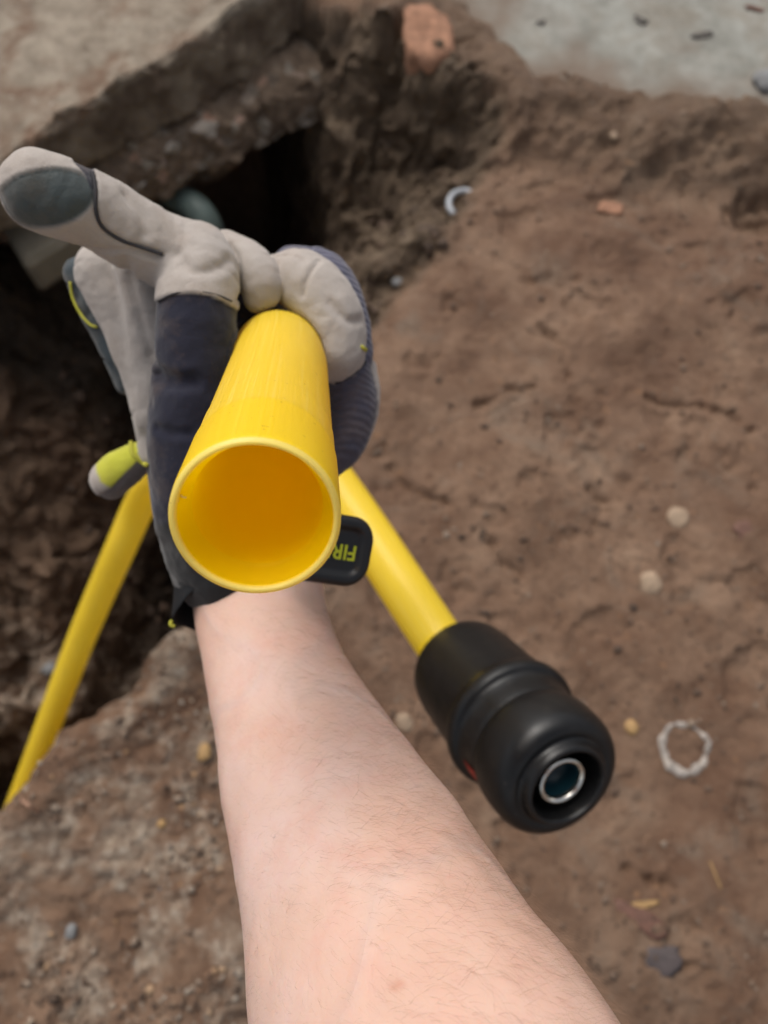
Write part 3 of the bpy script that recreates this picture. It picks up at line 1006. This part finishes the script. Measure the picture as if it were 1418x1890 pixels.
# red paint mark in the groove
u = np.cross(axf, (0, 0, 1)); u /= np.linalg.norm(u); v = np.cross(axf, u)
best, ba = 1e9, 0
for a in np.linspace(0, 2 * np.pi, 720):
    c = Rr + axf * (130 * sca) + .0413 * (np.cos(a) * u + np.sin(a) * v)
    xx, yy = 709 - c[0] / c[2] * F, 945 + c[1] / c[2] * F
    if (c @ (np.cos(a) * u + np.sin(a) * v)) < 0 and (xx - 880) ** 2 + (yy - 1438) ** 2 < best:
        best, ba = (xx - 880) ** 2 + (yy - 1438) ** 2, a
Vr, Fr = [], []
for i, s in enumerate(np.linspace(123, 137, 6)):
    for j in range(12):
        a = ba - .28 + j * .05
        Vr.append(Rr + axf * s * sca + (.0423 - .0007 * (i - 0) / 5) * (np.cos(a) * u + np.sin(a) * v) * (1.0 if 0 < i < 5 else .99))
for i in range(5):
    for j in range(11):
        Fr.append((i * 12 + j, i * 12 + j + 1, (i + 1) * 12 + j + 1, (i + 1) * 12 + j))
mesh_obj('paint_mark', W(np.array(Vr)), Fr, REDM, fit)['label'] = 'dull red mark on the waist of the black fitting'

# ------------------------------------------------------------------ the arm
st = [  # px, py, depth, half width px (perp), thickness ratio
    (455, 930, .385, 100, .72), (466, 1020, .385, 112, .72), (476, 1120, .377, 120, .76), (496, 1190, .362, 122, .78), (517, 1260, .346, 130, .8), (558, 1390, .318, 159, .84), (632, 1555, .287, 206, .87),
    (690, 1680, .264, 248, .88), (728, 1790, .246, 277, .88), (766, 1890, .230, 297, .88)]
cps = [P(a, b, c) for a, b, c, h_, t in st]
rad = [h_ * c / F for a, b, c, h_, t in st]
ed = cps[-1] - cps[-4]; ed /= np.linalg.norm(ed); e_ = cps[-1]
cps += [e_ + ed * .045, e_ + ed * .09, e_ + ed * .13 + np.array([.004, -.004, 0]), e_ + ed * .18 + np.array([.03, -.03, 0]), e_ + ed * .24 + np.array([.09, -.08, .02]), e_ + ed * .32 + np.array([.17, -.12, .06])]
rad += [.0535, .052, .048, .046, .048, .052]
thk = [s[4] for s in st] + [.9, .92, .95, 1, 1, 1]
tip = cps[0] + np.array([-.003, .045, .0])
cps = [tip] + cps; rad = [.012] + rad; thk = [.7] + thk
path, rads = catmull(cps, 16, rad)
_k = np.hanning(51); _k /= _k.sum()
_sm = lambda q_: np.convolve(np.r_[np.full(25, q_[0]), q_, np.full(25, q_[-1])], _k, 'valid')
path0, rads0 = path.copy(), rads.copy()
path = np.stack([_sm(path[:, i_]) for i_ in range(3)], 1); rads = _sm(rads)
wj = sstep(20, 50, np.arange(len(path)))
path = path0 + (path - path0) * wj[:, None]; rads = rads0 + (rads - rads0) * wj
thks = np.interp(np.linspace(0, 1, len(path)), np.linspace(0, 1, len(thk)), thk)
T_, _, _ = frames(path)
seg = 160
a = np.linspace(0, 2 * np.pi, seg, endpoint=False)
rows = []
for i in range(len(path)):
    t = T_[i]
    ray = path[i] / np.linalg.norm(path[i])
    side = np.cross(t, np.array([0, 0, 1.0])) if abs(t[2]) < .95 else np.array([1., 0, 0])
    # width axis lies across the view of the forearm, thickness axis completes it
    side = np.cross(t, -np.array([-.1, .15, -1.0])); side /= np.linalg.norm(side)
    nrm = np.cross(side, t)
    prof = 1 + .035 * np.cos(2 * a + .4) * 0 + .02 * np.sin(3 * a)
    rows.append(path[i] + rads[i] * prof[:, None] * (np.cos(a)[:, None] * side + thks[i] * np.sin(a)[:, None] * nrm))
V = np.array(rows).reshape(-1, 3)
m = len(rows)
Nv = (V - np.repeat(path, seg, 0)); Nv /= np.linalg.norm(Nv, axis=1)[:, None]
V = V + Nv * (.0011 * fbm(V, .05, 2, 5) + .0006 * fbm(V, .018, 2, 8))[:, None]
ix = np.arange(m * seg).reshape(m, seg); nx_ = np.roll(ix, -1, axis=1)
Fc = np.stack([ix[:-1], nx_[:-1], nx_[1:], ix[1:]], -1).reshape(-1, 4)
Fl = [tuple(f) for f in Fc] + [tuple(ix[0])[::-1], tuple(ix[-1])]
ARM_V, ARM_N = V, Nv
xx, yy = 709 - V[:, 0] / V[:, 2] * F, 945 + V[:, 1] / V[:, 2] * F
facing = -(V * Nv).sum(1) > 0
mole = facing * (np.exp(-(((xx - 732) / 8) ** 2 + ((yy - 1817) / 9) ** 2)) + .8 * np.exp(-(((xx - 948) / 4) ** 2 + ((yy - 1853) / 4) ** 2)))
person = mesh_obj('person', W(V), Fl, SKIN, origin=W(path[0]), attrs={'mole': mole})
tag(person, "bare forearm reaching in from below, wearing a grey and navy work glove", 'person')
# --- arm hair
sel = np.where(facing & (yy > 1120) & (yy < 2000) & (xx > 300) & (xx < 1250))[0]
nh = 6500
wrow = np.gradient(np.r_[0, np.cumsum(np.linalg.norm(np.diff(path, axis=0), axis=1))]) * rads
wv_ = np.repeat(wrow, seg)[sel]
pk = RNG.choice(sel, nh, p=wv_ / wv_.sum())
rowlen = np.repeat(np.gradient(np.r_[0, np.cumsum(np.linalg.norm(np.diff(path, axis=0), axis=1))]), seg)
HV, HF = [], []
Tt = np.repeat(T_, seg, 0)
cnt = 0
outer = np.array([.92, .39, 0])
for k in pk:
    base = V[k] + Tt[k] * rowlen[k] * RNG.uniform(-.6, .6) + np.cross(Tt[k], Nv[k]) * RNG.normal(0, .0008)
    nrm = Nv[k]
    base = base - nrm * .0002
    sidev = np.cross(Tt[k], nrm); sidev /= np.linalg.norm(sidev)
    right = (nrm @ outer)
    if RNG.random() > .35 + .65 * sstep(-.3, .6, right): continue
    L = RNG.uniform(.005, .012) * (.75 + .45 * sstep(-.2, .7, right))
    # hairs lie across the arm and sweep down towards the elbow side
    if sidev @ outer < 0: sidev = -sidev
    flow = fbm(np.array([base]), .03, 2, 13)[0]
    d = sidev * (.55 + .5 * flow) + Tt[k] * (.55 + .3 * RNG.normal()) + nrm * .35
    d /= np.linalg.norm(d)
    c = RNG.normal(0, .35, 3)
    pts = [base, base + d * L * .35 + nrm * L * .06, base + d * L * .7 + (c * .12 - nrm * .06) * L, base + d * L + (c * .3 - nrm * .2) * L]
    r0 = RNG.uniform(.000014, .000028)
    pts = np.array(pts)
    t0 = pts[1] - pts[0]
    u_ = np.cross(t0, nrm); u_ /= np.linalg.norm(u_) + 1e-12; v_ = np.cross(t0, u_); v_ /= np.linalg.norm(v_) + 1e-12
    for i, pt in enumerate(pts):
        r_ = r0 * (1 - .28 * i)
        for j in range(3):
            b = 2.094 * j
            HV.append(pt + r_ * (math.cos(b) * u_ + math.sin(b) * v_))
    for i in range(3):
        for j in range(3):
            HF.append((cnt + i * 3 + j, cnt + i * 3 + (j + 1) % 3, cnt + (i + 1) * 3 + (j + 1) % 3, cnt + (i + 1) * 3 + j))
    cnt += 12
hr = mesh_obj('hair', W(np.array(HV)), np.array(HF), HAIRM, person)
hr['kind'] = 'stuff'

# ------------------------------------------------------------------ the glove: one smooth-blended surface
RES = .0011
# chains: (group, [(px,py,depth,radius px), ...], k)
CH_ = {
    'index': [(345, 478, .352, 66), (280, 452, .345, 66), (190, 397, .332, 66), (120, 368, .322, 70), (76, 352, .318, 70)],
    'thumb': [(370, 462, .358, 50), (368, 500, .350, 68), (364, 570, .345, 74), (362, 660, .347, 76), (356, 760, .352, 80), (354, 860, .358, 82), (372, 960, .366, 84), (410, 1040, .374, 96)],
    'middle': [(420, 468, .374, 40), (462, 496, .370, 44), (484, 526, .367, 38), (478, 552, .367, 26)],
    'ring': [(512, 508, .384, 34), (560, 520, .376, 56), (606, 575, .374, 60), (618, 645, .376, 58)],
    'ring_b': [(540, 490, .392, 36), (600, 505, .390, 44), (636, 570, .390, 42), (650, 650, .392, 40)],
    'little': [(640, 700, .392, 48), (650, 745, .394, 46), (636, 815, .398, 40), (610, 850, .402, 36)],
    'rim': [(676, 680, .399, 18), (684, 740, .399, 18), (668, 800, .402, 17), (648, 840, .404, 14)],
    'palm': [(205, 505, .385, 62), (246, 600, .388, 54), (278, 690, .392, 50), (290, 770, .396, 42), (300, 830, .398, 40)],
    'palm2': [(270, 490, .372, 56), (290, 560, .376, 60), (300, 660, .382, 58), (300, 760, .388, 50)],
    'guard': [(150, 505, .402, 32), (172, 560, .404, 34), (205, 620, .406, 34), (245, 700, .408, 34)],
    'flap': [(258, 845, .402, 30), (225, 868, .404, 36), (205, 885, .405, 36)],
    'bulk': [(450, 560, .412, 84), (440, 680, .420, 118), (450, 800, .420, 124), (450, 900, .412, 108), (465, 1000, .394, 104), (470, 1060, .386, 108)],
}
KS = {'index': .004, 'thumb': .0035, 'middle': .0018, 'ring': .0018, 'ring_b': .003, 'little': .0015, 'rim': .001, 'palm': .004, 'palm2': .004, 'guard': .002, 'flap': .002, 'bulk': .008}
chains = {}
for k, lst in CH_.items():
    pts = np.array([P(a_, b_, c_) for a_, b_, c_, r_ in lst]); rd = np.array([r_ * c_ / F for a_, b_, c_, r_ in lst])
    if len(lst) >= 3:
        chains[k] = catmull(pts, 3, rd)
    else:
        chains[k] = (pts, rd)


def sd_chain(X_, ch):
    pts, rd = ch
    best = np.full(len(X_), 1e3)
    for i in range(len(pts) - 1):
        a_, b_ = pts[i], pts[i + 1]
        e = b_ - a_
        v_ = X_ - a_
        t = np.clip((v_ @ e) / (e @ e), 0, 1)
        q_ = v_ - t[:, None] * e
        best = np.minimum(best, np.sqrt((q_ * q_).sum(1)) - (rd[i] + (rd[i + 1] - rd[i]) * t))
    return best


def smin(a_, b_, k):
    h_ = np.clip(.5 + .5 * (b_ - a_) / k, 0, 1)
    return b_ * (1 - h_) + a_ * h_ - k * h_ * (1 - h_)


pipeA = (PATH_A[::4], np.full(len(PATH_A[::4]), R1 + .0004))
GROOVES = []


def sdf(X_):
    r = None
    for k in ('bulk', 'palm', 'palm2', 'index', 'thumb', 'guard', 'middle', 'ring', 'ring_b', 'little', 'rim', 'flap'):
        d_ = sd_chain(X_, chains[k])
        r = d_ if r is None else smin(r, d_, KS[k])
    for pts, rd, k in GROOVES:
        r = -smin(-r, sd_chain(X_, (pts, rd)), k)
    r = np.maximum(r, -sd_chain(X_, pipeA))
    return r


def trace(px, py, t0=.25):
    dr = P(px, py, 1.0); dn = dr / np.linalg.norm(dr)
    t = t0
    for _ in range(80):
        s_ = sdf((dn * t)[None])[0]
        if s_ < 1e-4: break
        t += s_ * .9
        if t > .6: return None
    return dn * t


def surf_line(pts_px, step=9):
    pts_px = catmull(np.c_[np.array(pts_px, float), np.zeros(len(pts_px))], 10)[:, :2]
    pts_px = resample(pts_px, step)
    out = [trace(*p_) for p_ in pts_px]
    return np.array([o for o in out if o is not None])


# folds and the seams between the digits
seam1 = surf_line([(172, 318), (177, 350), (178, 390), (190, 420), (225, 444), (265, 458), (300, 470)])
fold2 = surf_line([(425, 452), (440, 480), (443, 520), (438, 560)])
fold3 = surf_line([(283, 470), (285, 520), (292, 560)])
fold4 = surf_line([(282, 690), (300, 700), (330, 706), (356, 704)])
fold5 = surf_line([(150, 452), (190, 462), (240, 462), (290, 474)])
fold6 = surf_line([(290, 790), (320, 800), (350, 800)])
fold8 = surf_line([(232, 480), (246, 540), (262, 600), (282, 660)])
fold9 = surf_line([(330, 470), (352, 500), (395, 498), (425, 478)])
fold10 = surf_line([(590, 480), (570, 510), (560, 545)])
fold11 = surf_line([(610, 560), (640, 590), (668, 590)])
fold12 = surf_line([(235, 360), (262, 395), (268, 430)])
fold7 = surf_line([(300, 610), (345, 620), (390, 612)])
GROOVES = [(seam1, np.full(len(seam1), .0011), .0012), (fold2, np.full(len(fold2), .0016), .0014), (fold4, np.full(len(fold4), .0026), .005),
           (fold5, np.full(len(fold5), .0013), .0016), (fold6, np.full(len(fold6), .0008), .004),
           (fold8, np.full(len(fold8), .0012), .004), (fold9, np.full(len(fold9), .0008), .005), (fold10, np.full(len(fold10), .0012), .0018), (fold11, np.full(len(fold11), .0009), .004), (fold12, np.full(len(fold12), .0010), .005)]


def surface_net(f, lo, hi, h):
    n_ = np.ceil((hi - lo) / h).astype(int) + 1
    gx_, gy_, gz_ = [lo[i] + h * np.arange(n_[i]) for i in range(3)]
    # coarse pass to find the cells near the surface
    cs = 8
    S = np.full(n_, 1.0, np.float32)
    for i in range(0, n_[0], cs):
        for j in range(0, n_[1], cs):
            ks = np.arange(0, n_[2], cs)
            ctr = np.stack([np.full(len(ks), lo[0] + h * (i + cs / 2)), np.full(len(ks), lo[1] + h * (j + cs / 2)), lo[2] + h * (ks + cs / 2)], 1)
            v_ = f(ctr)
            for k_, s_ in zip(ks, v_):
                sl_ = (slice(i, i + cs), slice(j, j + cs), slice(k_, k_ + cs))
                if abs(s_) > h * cs * 1.1 + .001:
                    S[sl_] = s_
                else:
                    A = np.stack(np.meshgrid(gx_[sl_[0]], gy_[sl_[1]], gz_[sl_[2]], indexing='ij'), -1)
                    S[sl_] = f(A.reshape(-1, 3)).reshape(A.shape[:3])
    ins_ = S < 0
    c = np.zeros(np.array(n_) - 1, np.int8)
    for a_ in (0, 1):
        for b_ in (0, 1):
            for d_ in (0, 1):
                c += ins_[a_:n_[0] - 1 + a_, b_:n_[1] - 1 + b_, d_:n_[2] - 1 + d_]
    act = (c > 0) & (c < 8)
    ii = np.argwhere(act)
    vid = -np.ones(act.shape, np.int64); vid[act] = np.arange(len(ii))
    acc = np.zeros((len(ii), 3)); cn = np.zeros(len(ii))
    cor = [(a_, b_, d_) for a_ in (0, 1) for b_ in (0, 1) for d_ in (0, 1)]
    for p_ in cor:
        for ax_ in range(3):
            if p_[ax_]: continue
            q_ = list(p_); q_[ax_] = 1
            s0_ = S[ii[:, 0] + p_[0], ii[:, 1] + p_[1], ii[:, 2] + p_[2]]
            s1_ = S[ii[:, 0] + q_[0], ii[:, 1] + q_[1], ii[:, 2] + q_[2]]
            cr = (s0_ < 0) != (s1_ < 0)
            t = np.where(cr, s0_ / np.where(cr, s0_ - s1_, 1), 0)
            pos = np.repeat(np.array(p_, float)[None], len(ii), 0); pos[:, ax_] += t
            acc[cr] += pos[cr]; cn[cr] += 1
    Vn = lo + h * (ii + acc / cn[:, None])
    Fs = []
    for ax_ in range(3):
        b_, d_ = [(1, 2), (2, 0), (0, 1)][ax_]
        sl0 = [slice(1, n_[k] - 1) for k in range(3)]; sl1 = list(sl0)
        sl0[ax_] = slice(0, n_[ax_] - 1); sl1[ax_] = slice(1, n_[ax_])
        s0_, s1_ = ins_[tuple(sl0)], ins_[tuple(sl1)]
        e = np.argwhere(s0_ != s1_)
        if not len(e): continue
        flip = s0_[tuple(e.T)]
        base = e + np.array([1 if k != ax_ else 0 for k in range(3)])
        ob, od = np.zeros(3, int), np.zeros(3, int); ob[b_] = -1; od[d_] = -1
        q = [base + ob + od, base + od, base, base + ob]
        qi = np.stack([vid[tuple(x.T)] for x in q], 1)
        qi[~flip] = qi[~flip][:, ::-1]
        Fs.append(qi)
    Fq_ = np.concatenate(Fs)
    Fq_ = Fq_[(Fq_ >= 0).all(1)]
    return Vn, Fq_


lo = np.array([-.185, -.060, -.470]); hi = np.array([.012, .165, -.275])
GV, GF = surface_net(sdf, lo, hi, RES)


def grad(X_, e=.0004):
    g_ = np.stack([sdf(X_ + np.eye(3)[k] * e) - sdf(X_ - np.eye(3)[k] * e) for k in range(3)], 1)
    return g_ / (np.linalg.norm(g_, axis=1)[:, None] + 1e-12)


N_ = grad(GV)
GV = GV - N_ * np.clip(sdf(GV), -.0006, .0006)[:, None]
dl = np.stack([sd_chain(GV, chains[k]) for k in CH_], 1)
names = list(CH_)
near = dl.argmin(1)
isin = lambda *ks: np.isin(near, [names.index(k) for k in ks])
U2, V2_ = 709 - GV[:, 0] / GV[:, 2] * F, 945 + GV[:, 1] / GV[:, 2] * F
rays = GV / np.linalg.norm(GV, axis=1)[:, None]
fc = -(N_ * rays).sum(1)
# wrinkles: cloth folds run across the digits
wr = .0007 * fbm(GV * np.array([.8, 1.1, 1]), .021, 3, 5) * (.4 + .6 * sstep(-.5, .8, vnoise(GV, .03, 77))) + .00035 * fbm(GV, .008, 3, 9) - .0010 * sstep(.10, .0, np.abs(vnoise(GV * np.array([.7, 1.2, 1]), .017, 123))) * sstep(.0, .5, vnoise(GV, .025, 321))
touch = sd_chain(GV, pipeA) < .0015

SUEDE, NAVY, RUB, YELC, BLK_, SLATE = [np.array(c_) for c_ in ((.40, .36, .33), (.013, .014, .029), (.055, .07, .072), (.50, .50, .05), (.010, .011, .013), (.030, .045, .055))]
NAVYL = np.array([.10, .10, .145])
col = np.repeat(SUEDE[None], len(GV), 0)
rib = np.zeros(len(GV)); gloss = np.zeros(len(GV))


def paint(mask, c_):
    mask = np.clip(mask, 0, 1)[:, None]
    global col
    col = col * (1 - mask) + np.asarray(c_) * mask


def soft(d_, w_=1.5):
    return np.clip(.5 + d_ / (2 * w_), 0, 1)


def poly_m(pp_, w_=1.5):
    return soft(sd_poly(np.stack([U2, V2_], 1), np.array(pp_, float)), w_)


# back of hand
paint(isin('bulk').astype(float), NAVY)
# thumb: navy below the suede cap
arc = 540 + 22 * ((U2 - 350) / 75) ** 2 - 12 * (U2 < 340) * 0
paint(isin('thumb') * soft(V2_ - arc) * (fc > -.2), NAVY)
paint(isin('thumb') * soft(V2_ - 965, 8), BLK_)
paint(isin('thumb', 'bulk') * (fc <= -.2), NAVY)
paint(isin('bulk') * soft(V2_ - 965, 8), BLK_)
# index: rubber tip pad, navy back
c_, s_ = math.cos(-.12), math.sin(-.12)
du, dv = U2 - 86, V2_ - 364
eu, ev = (du * c_ + dv * s_) / 92, (-du * s_ + dv * c_) / 54
paint(isin('index') * (fc > .02) * soft((1 - np.sqrt(eu ** 2 + ev ** 2)) * 60, 4), RUB)
gloss = np.maximum(gloss, isin('index') * (fc > .02) * (eu ** 2 + ev ** 2 < 1))
paint(isin('index') * (fc < -.25), NAVY)
paint(poly_m([(128, 280), (172, 300), (178, 345), (170, 352), (158, 325), (135, 300)]) * isin('index'), NAVY)
# ring finger back: light navy knit on the upper right
paint(isin('ring_b').astype(float), NAVYL)
paint(isin('ring', 'ring_b') * (fc < -.1), NAVY)
paint(isin('little').astype(float), NAVYL * .75)
rib = np.maximum(rib, isin('little', 'ring_b').astype(float))
# suede wraps the ring finger above the seam line
paint(isin('little', 'ring') * poly_m([(560, 520), (640, 560), (672, 610), (684, 655), (655, 690), (616, 710), (590, 700)]), SUEDE)
paint(isin('guard').astype(float), SLATE)
gloss = np.maximum(gloss, isin('guard').astype(float) * .7)
paint(isin('flap') * (fc > -.1) * poly_m([(178, 850), (215, 812), (262, 790), (262, 845), (232, 872), (205, 900), (188, 890), (180, 870)]), YELC)
paint(isin('flap') * (1 - poly_m([(150, 800), (262, 780), (262, 842), (205, 900), (150, 930)])) * (V2_ > 850), (.16, .14, .135))
paint(isin('palm', 'palm2') * (fc < -.35), NAVY)
lum = col.mean(1)
thick = .0009 * sstep(.08, .25, lum)
GVd = GV + N_ * np.where(touch, 0, wr + thick - .0004)[:, None]
glove = mesh_obj('glove', W(GVd), GF, GLOVE, person, attrs={'panel': col, 'rib': rib, 'gloss': gloss})
glove['label'] = 'grey suede and navy work glove'


def cord(name, line, r, mat, off=.0):
    g_ = grad(line)
    V, Fc = sweep(resample(line + g_ * off, .0012), r, 8)
    return mesh_obj(name, W(V), Fc, mat, glove)


cord('seam', seam1, .00075, CORD, -.0001)
se = surf_line([(130, 520), (135, 550), (150, 580), (168, 600), (180, 604)])
if len(se) > 3: cord('stitching', se, .0007, LIMECORD, .0002)
se = surf_line([(292, 556), (325, 541), (362, 538), (400, 544), (436, 560)])
cord('seam', se, .00045, CORD, 0)
se = surf_line([(620, 708), (650, 693), (676, 668)])
if len(se) > 3: cord('seam', se, .0006, CORD, 0)
se = surf_line([(666, 640), (674, 646)], 3)
if len(se) > 1: cord('stitching', se, .0010, LIMECORD, .0004)
se = surf_line([(242, 812), (246, 838), (262, 852), (272, 858)], 5)
if len(se) > 3: cord('trim', se, .0012, LIMECORD, .0004)

# ------------------------------------------------------------------ cuff and wrist strap
def ring_at(cx, cy, d, rx, ry, sk, seg, z_front=None):
    """a ring about the arm; sk(angle) shifts along the arm (camera-frame down the arm)"""
    c = P(cx, cy, d)
    t = np.array([.25, -.72, .62]); t /= np.linalg.norm(t)
    side = np.cross(t, np.array([0.1, -.15, 1.0])); side /= np.linalg.norm(side)
    if side[0] < 0: side = -side
    nrm = np.cross(t, side)
    if nrm[2] < 0: nrm = -nrm
    aa_ = np.linspace(0, 2 * np.pi, seg, endpoint=False)
    return np.array([c + rx * math.cos(x) * side + ry * math.sin(x) * nrm + t * sk(x) for x in aa_])


sg = 120
rowsC = []
prm = [(432, 930, .386, .0265, .026), (434, 970, .384, .0285, .0265), (440, 1010, .382, .0305, .0265), (446, 1045, .380, .0325, .0265), (452, 1078, .378, .0345, .0268), (455, 1105, .376, .0365, .0275)]
for i, (a_, b_, c_, rx, ry) in enumerate(prm):
    f_ = i / 5
    rowsC.append(ring_at(a_, b_, c_, rx, ry, lambda x: f_ * (-.007 * max(0, math.cos(x)) - .004 * math.cos(x) + .003 * math.sin(3 * x + .5)), sg))
outer_ = np.array(rowsC)
ctrs = outer_.mean(1, keepdims=True)
inner_ = ctrs + (outer_ - ctrs) * .945
allr = np.concatenate([outer_, inner_[::-1]])
allr = allr + .0010 * np.stack([fbm(allr.reshape(-1, 3), .02, 3, k) for k in (1, 2, 3)], 1).reshape(allr.shape)
m = len(allr)
ix = np.arange(m * sg).reshape(m, sg); nx_ = np.roll(ix, -1, axis=1); nr = np.roll(ix, -1, axis=0); nnr = np.roll(nx_, -1, axis=0)
Fc = np.stack([ix, nx_, nnr, nr], -1).reshape(-1, 4)
cuff = mesh_obj('cuff', W(allr.reshape(-1, 3)), Fc, NEO, glove)
cuff.data.materials[0] = NEO
sub = cuff.modifiers.new('s', 'SUBSURF'); sub.levels = 1; sub.render_levels = 2

# padded strap tab with the lime lettering
def tab_frame():
    c = P(640, 1022, .345)
    xa = P(690, 1030, .352) - P(560, 1012, .338); xa /= np.linalg.norm(xa)
    ya = np.array([0, 1, .12]); ya = ya - xa * (ya @ xa); ya /= np.linalg.norm(ya)
    return c, xa, ya, np.cross(xa, ya)


tc, tx, ty, tz = tab_frame()


def rrect(x0, x1, y0, y1, r, n=10):
    out = []
    for cx, cy, a0 in ((x1 - r, y1 - r, 0), (x0 + r, y1 - r, 90), (x0 + r, y0 + r, 180), (x1 - r, y0 + r, 270)):
        for k in range(n + 1):
            a_ = math.radians(a0 + 90 * k / n)
            out.append((cx + r * math.cos(a_), cy + r * math.sin(a_)))
    return np.array(out)


S_ = .345 / F
outl = rrect(-130 * S_, 53 * S_, -62 * S_, 70 * S_, 46 * S_)


def tab_rows(offs):
    rws = []
    cen = outl.mean(0)
    for inset, zz in offs:
        e = outl.copy()
        # inset towards the middle line
        nn_ = len(e)
        tg = np.roll(e, -1, 0) - np.roll(e, 1, 0); tg /= np.linalg.norm(tg, axis=1)[:, None]
        inn = np.stack([-tg[:, 1], tg[:, 0]], 1)
        e = e + inn * inset
        bend = -.10 * 0
        zc = -((e[:, 0] - 0) ** 2) * 4.0
        rws.append(tc + e[:, :1] * tx + e[:, 1:] * ty + (zz + zc)[:, None] * tz)
    return np.array(rws)


if tz[2] < 0: tz = -tz
R_ = tab_rows([(.004, -.004), (.0005, -.0035), (0, -.002), (.0006, -.0004), (.002, .0010), (.0040, .0011), (.0056, .0001), (.0063, -.0012), (.0078, -.0015), (.011, -.0014)])
m, sgg = R_.shape[:2]
ix = np.arange(m * sgg).reshape(m, sgg); nx_ = np.roll(ix, -1, axis=1)
Fl = [tuple(f) for f in np.stack([ix[:-1], nx_[:-1], nx_[1:], ix[1:]], -1).reshape(-1, 4)] + [tuple(ix[0])[::-1], tuple(ix[-1])]
mesh_obj('wrist_strap', W(R_.reshape(-1, 3)), Fl, PATCH, glove)
tcu = bpy.data.curves.new('lettering', 'FONT')
tcu.body = 'FIRM GRIP'
tcu.size = 1.0
tcu.extrude = .02
tcu.offset = .018
tob = bpy.data.objects.new('tmp', tcu); COL.objects.link(tob)
dg = bpy.context.evaluated_depsgraph_get()
tme = bpy.data.meshes.new_from_object(tob.evaluated_get(dg))
tv = np.array([v_.co[:] for v_ in tme.vertices]); tf = [tuple(p_.vertices) for p_ in tme.polygons]
bpy.data.objects.remove(tob)
hx = 28 * S_ / (tv[:, 1].max())
# upside down: text x runs to -tx, text y runs to -ty ; F starts at photo (661,1008..1036)
txp = (661 - 640) * S_ - tv[:, 0] * hx * .95
typ = (1022 - 1007) * S_ - tv[:, 1] * hx
tzp = -.0012 + tv[:, 2] * hx * .6 - txp ** 2 * 4.0 + .0002
lv = tc + txp[:, None] * tx + typ[:, None] * ty + tzp[:, None] * tz
mesh_obj('lettering', W(lv), tf, LIME, glove, smooth=False)
# yellow thread end at the corner of the cuff
# (the lining shows lime at the lower left corner)
pt = outer_[-1][np.argmin(outer_[-1][:, 0])]
V, Fc = sweep(catmull([pt + np.array([-.0005, .002, .001]), pt + np.array([-.001, 0, .0015]), pt + np.array([.001, -.001, .001])], 5), .0009, 8)
mesh_obj('stitching', W(V), Fc, LIMECORD, glove)
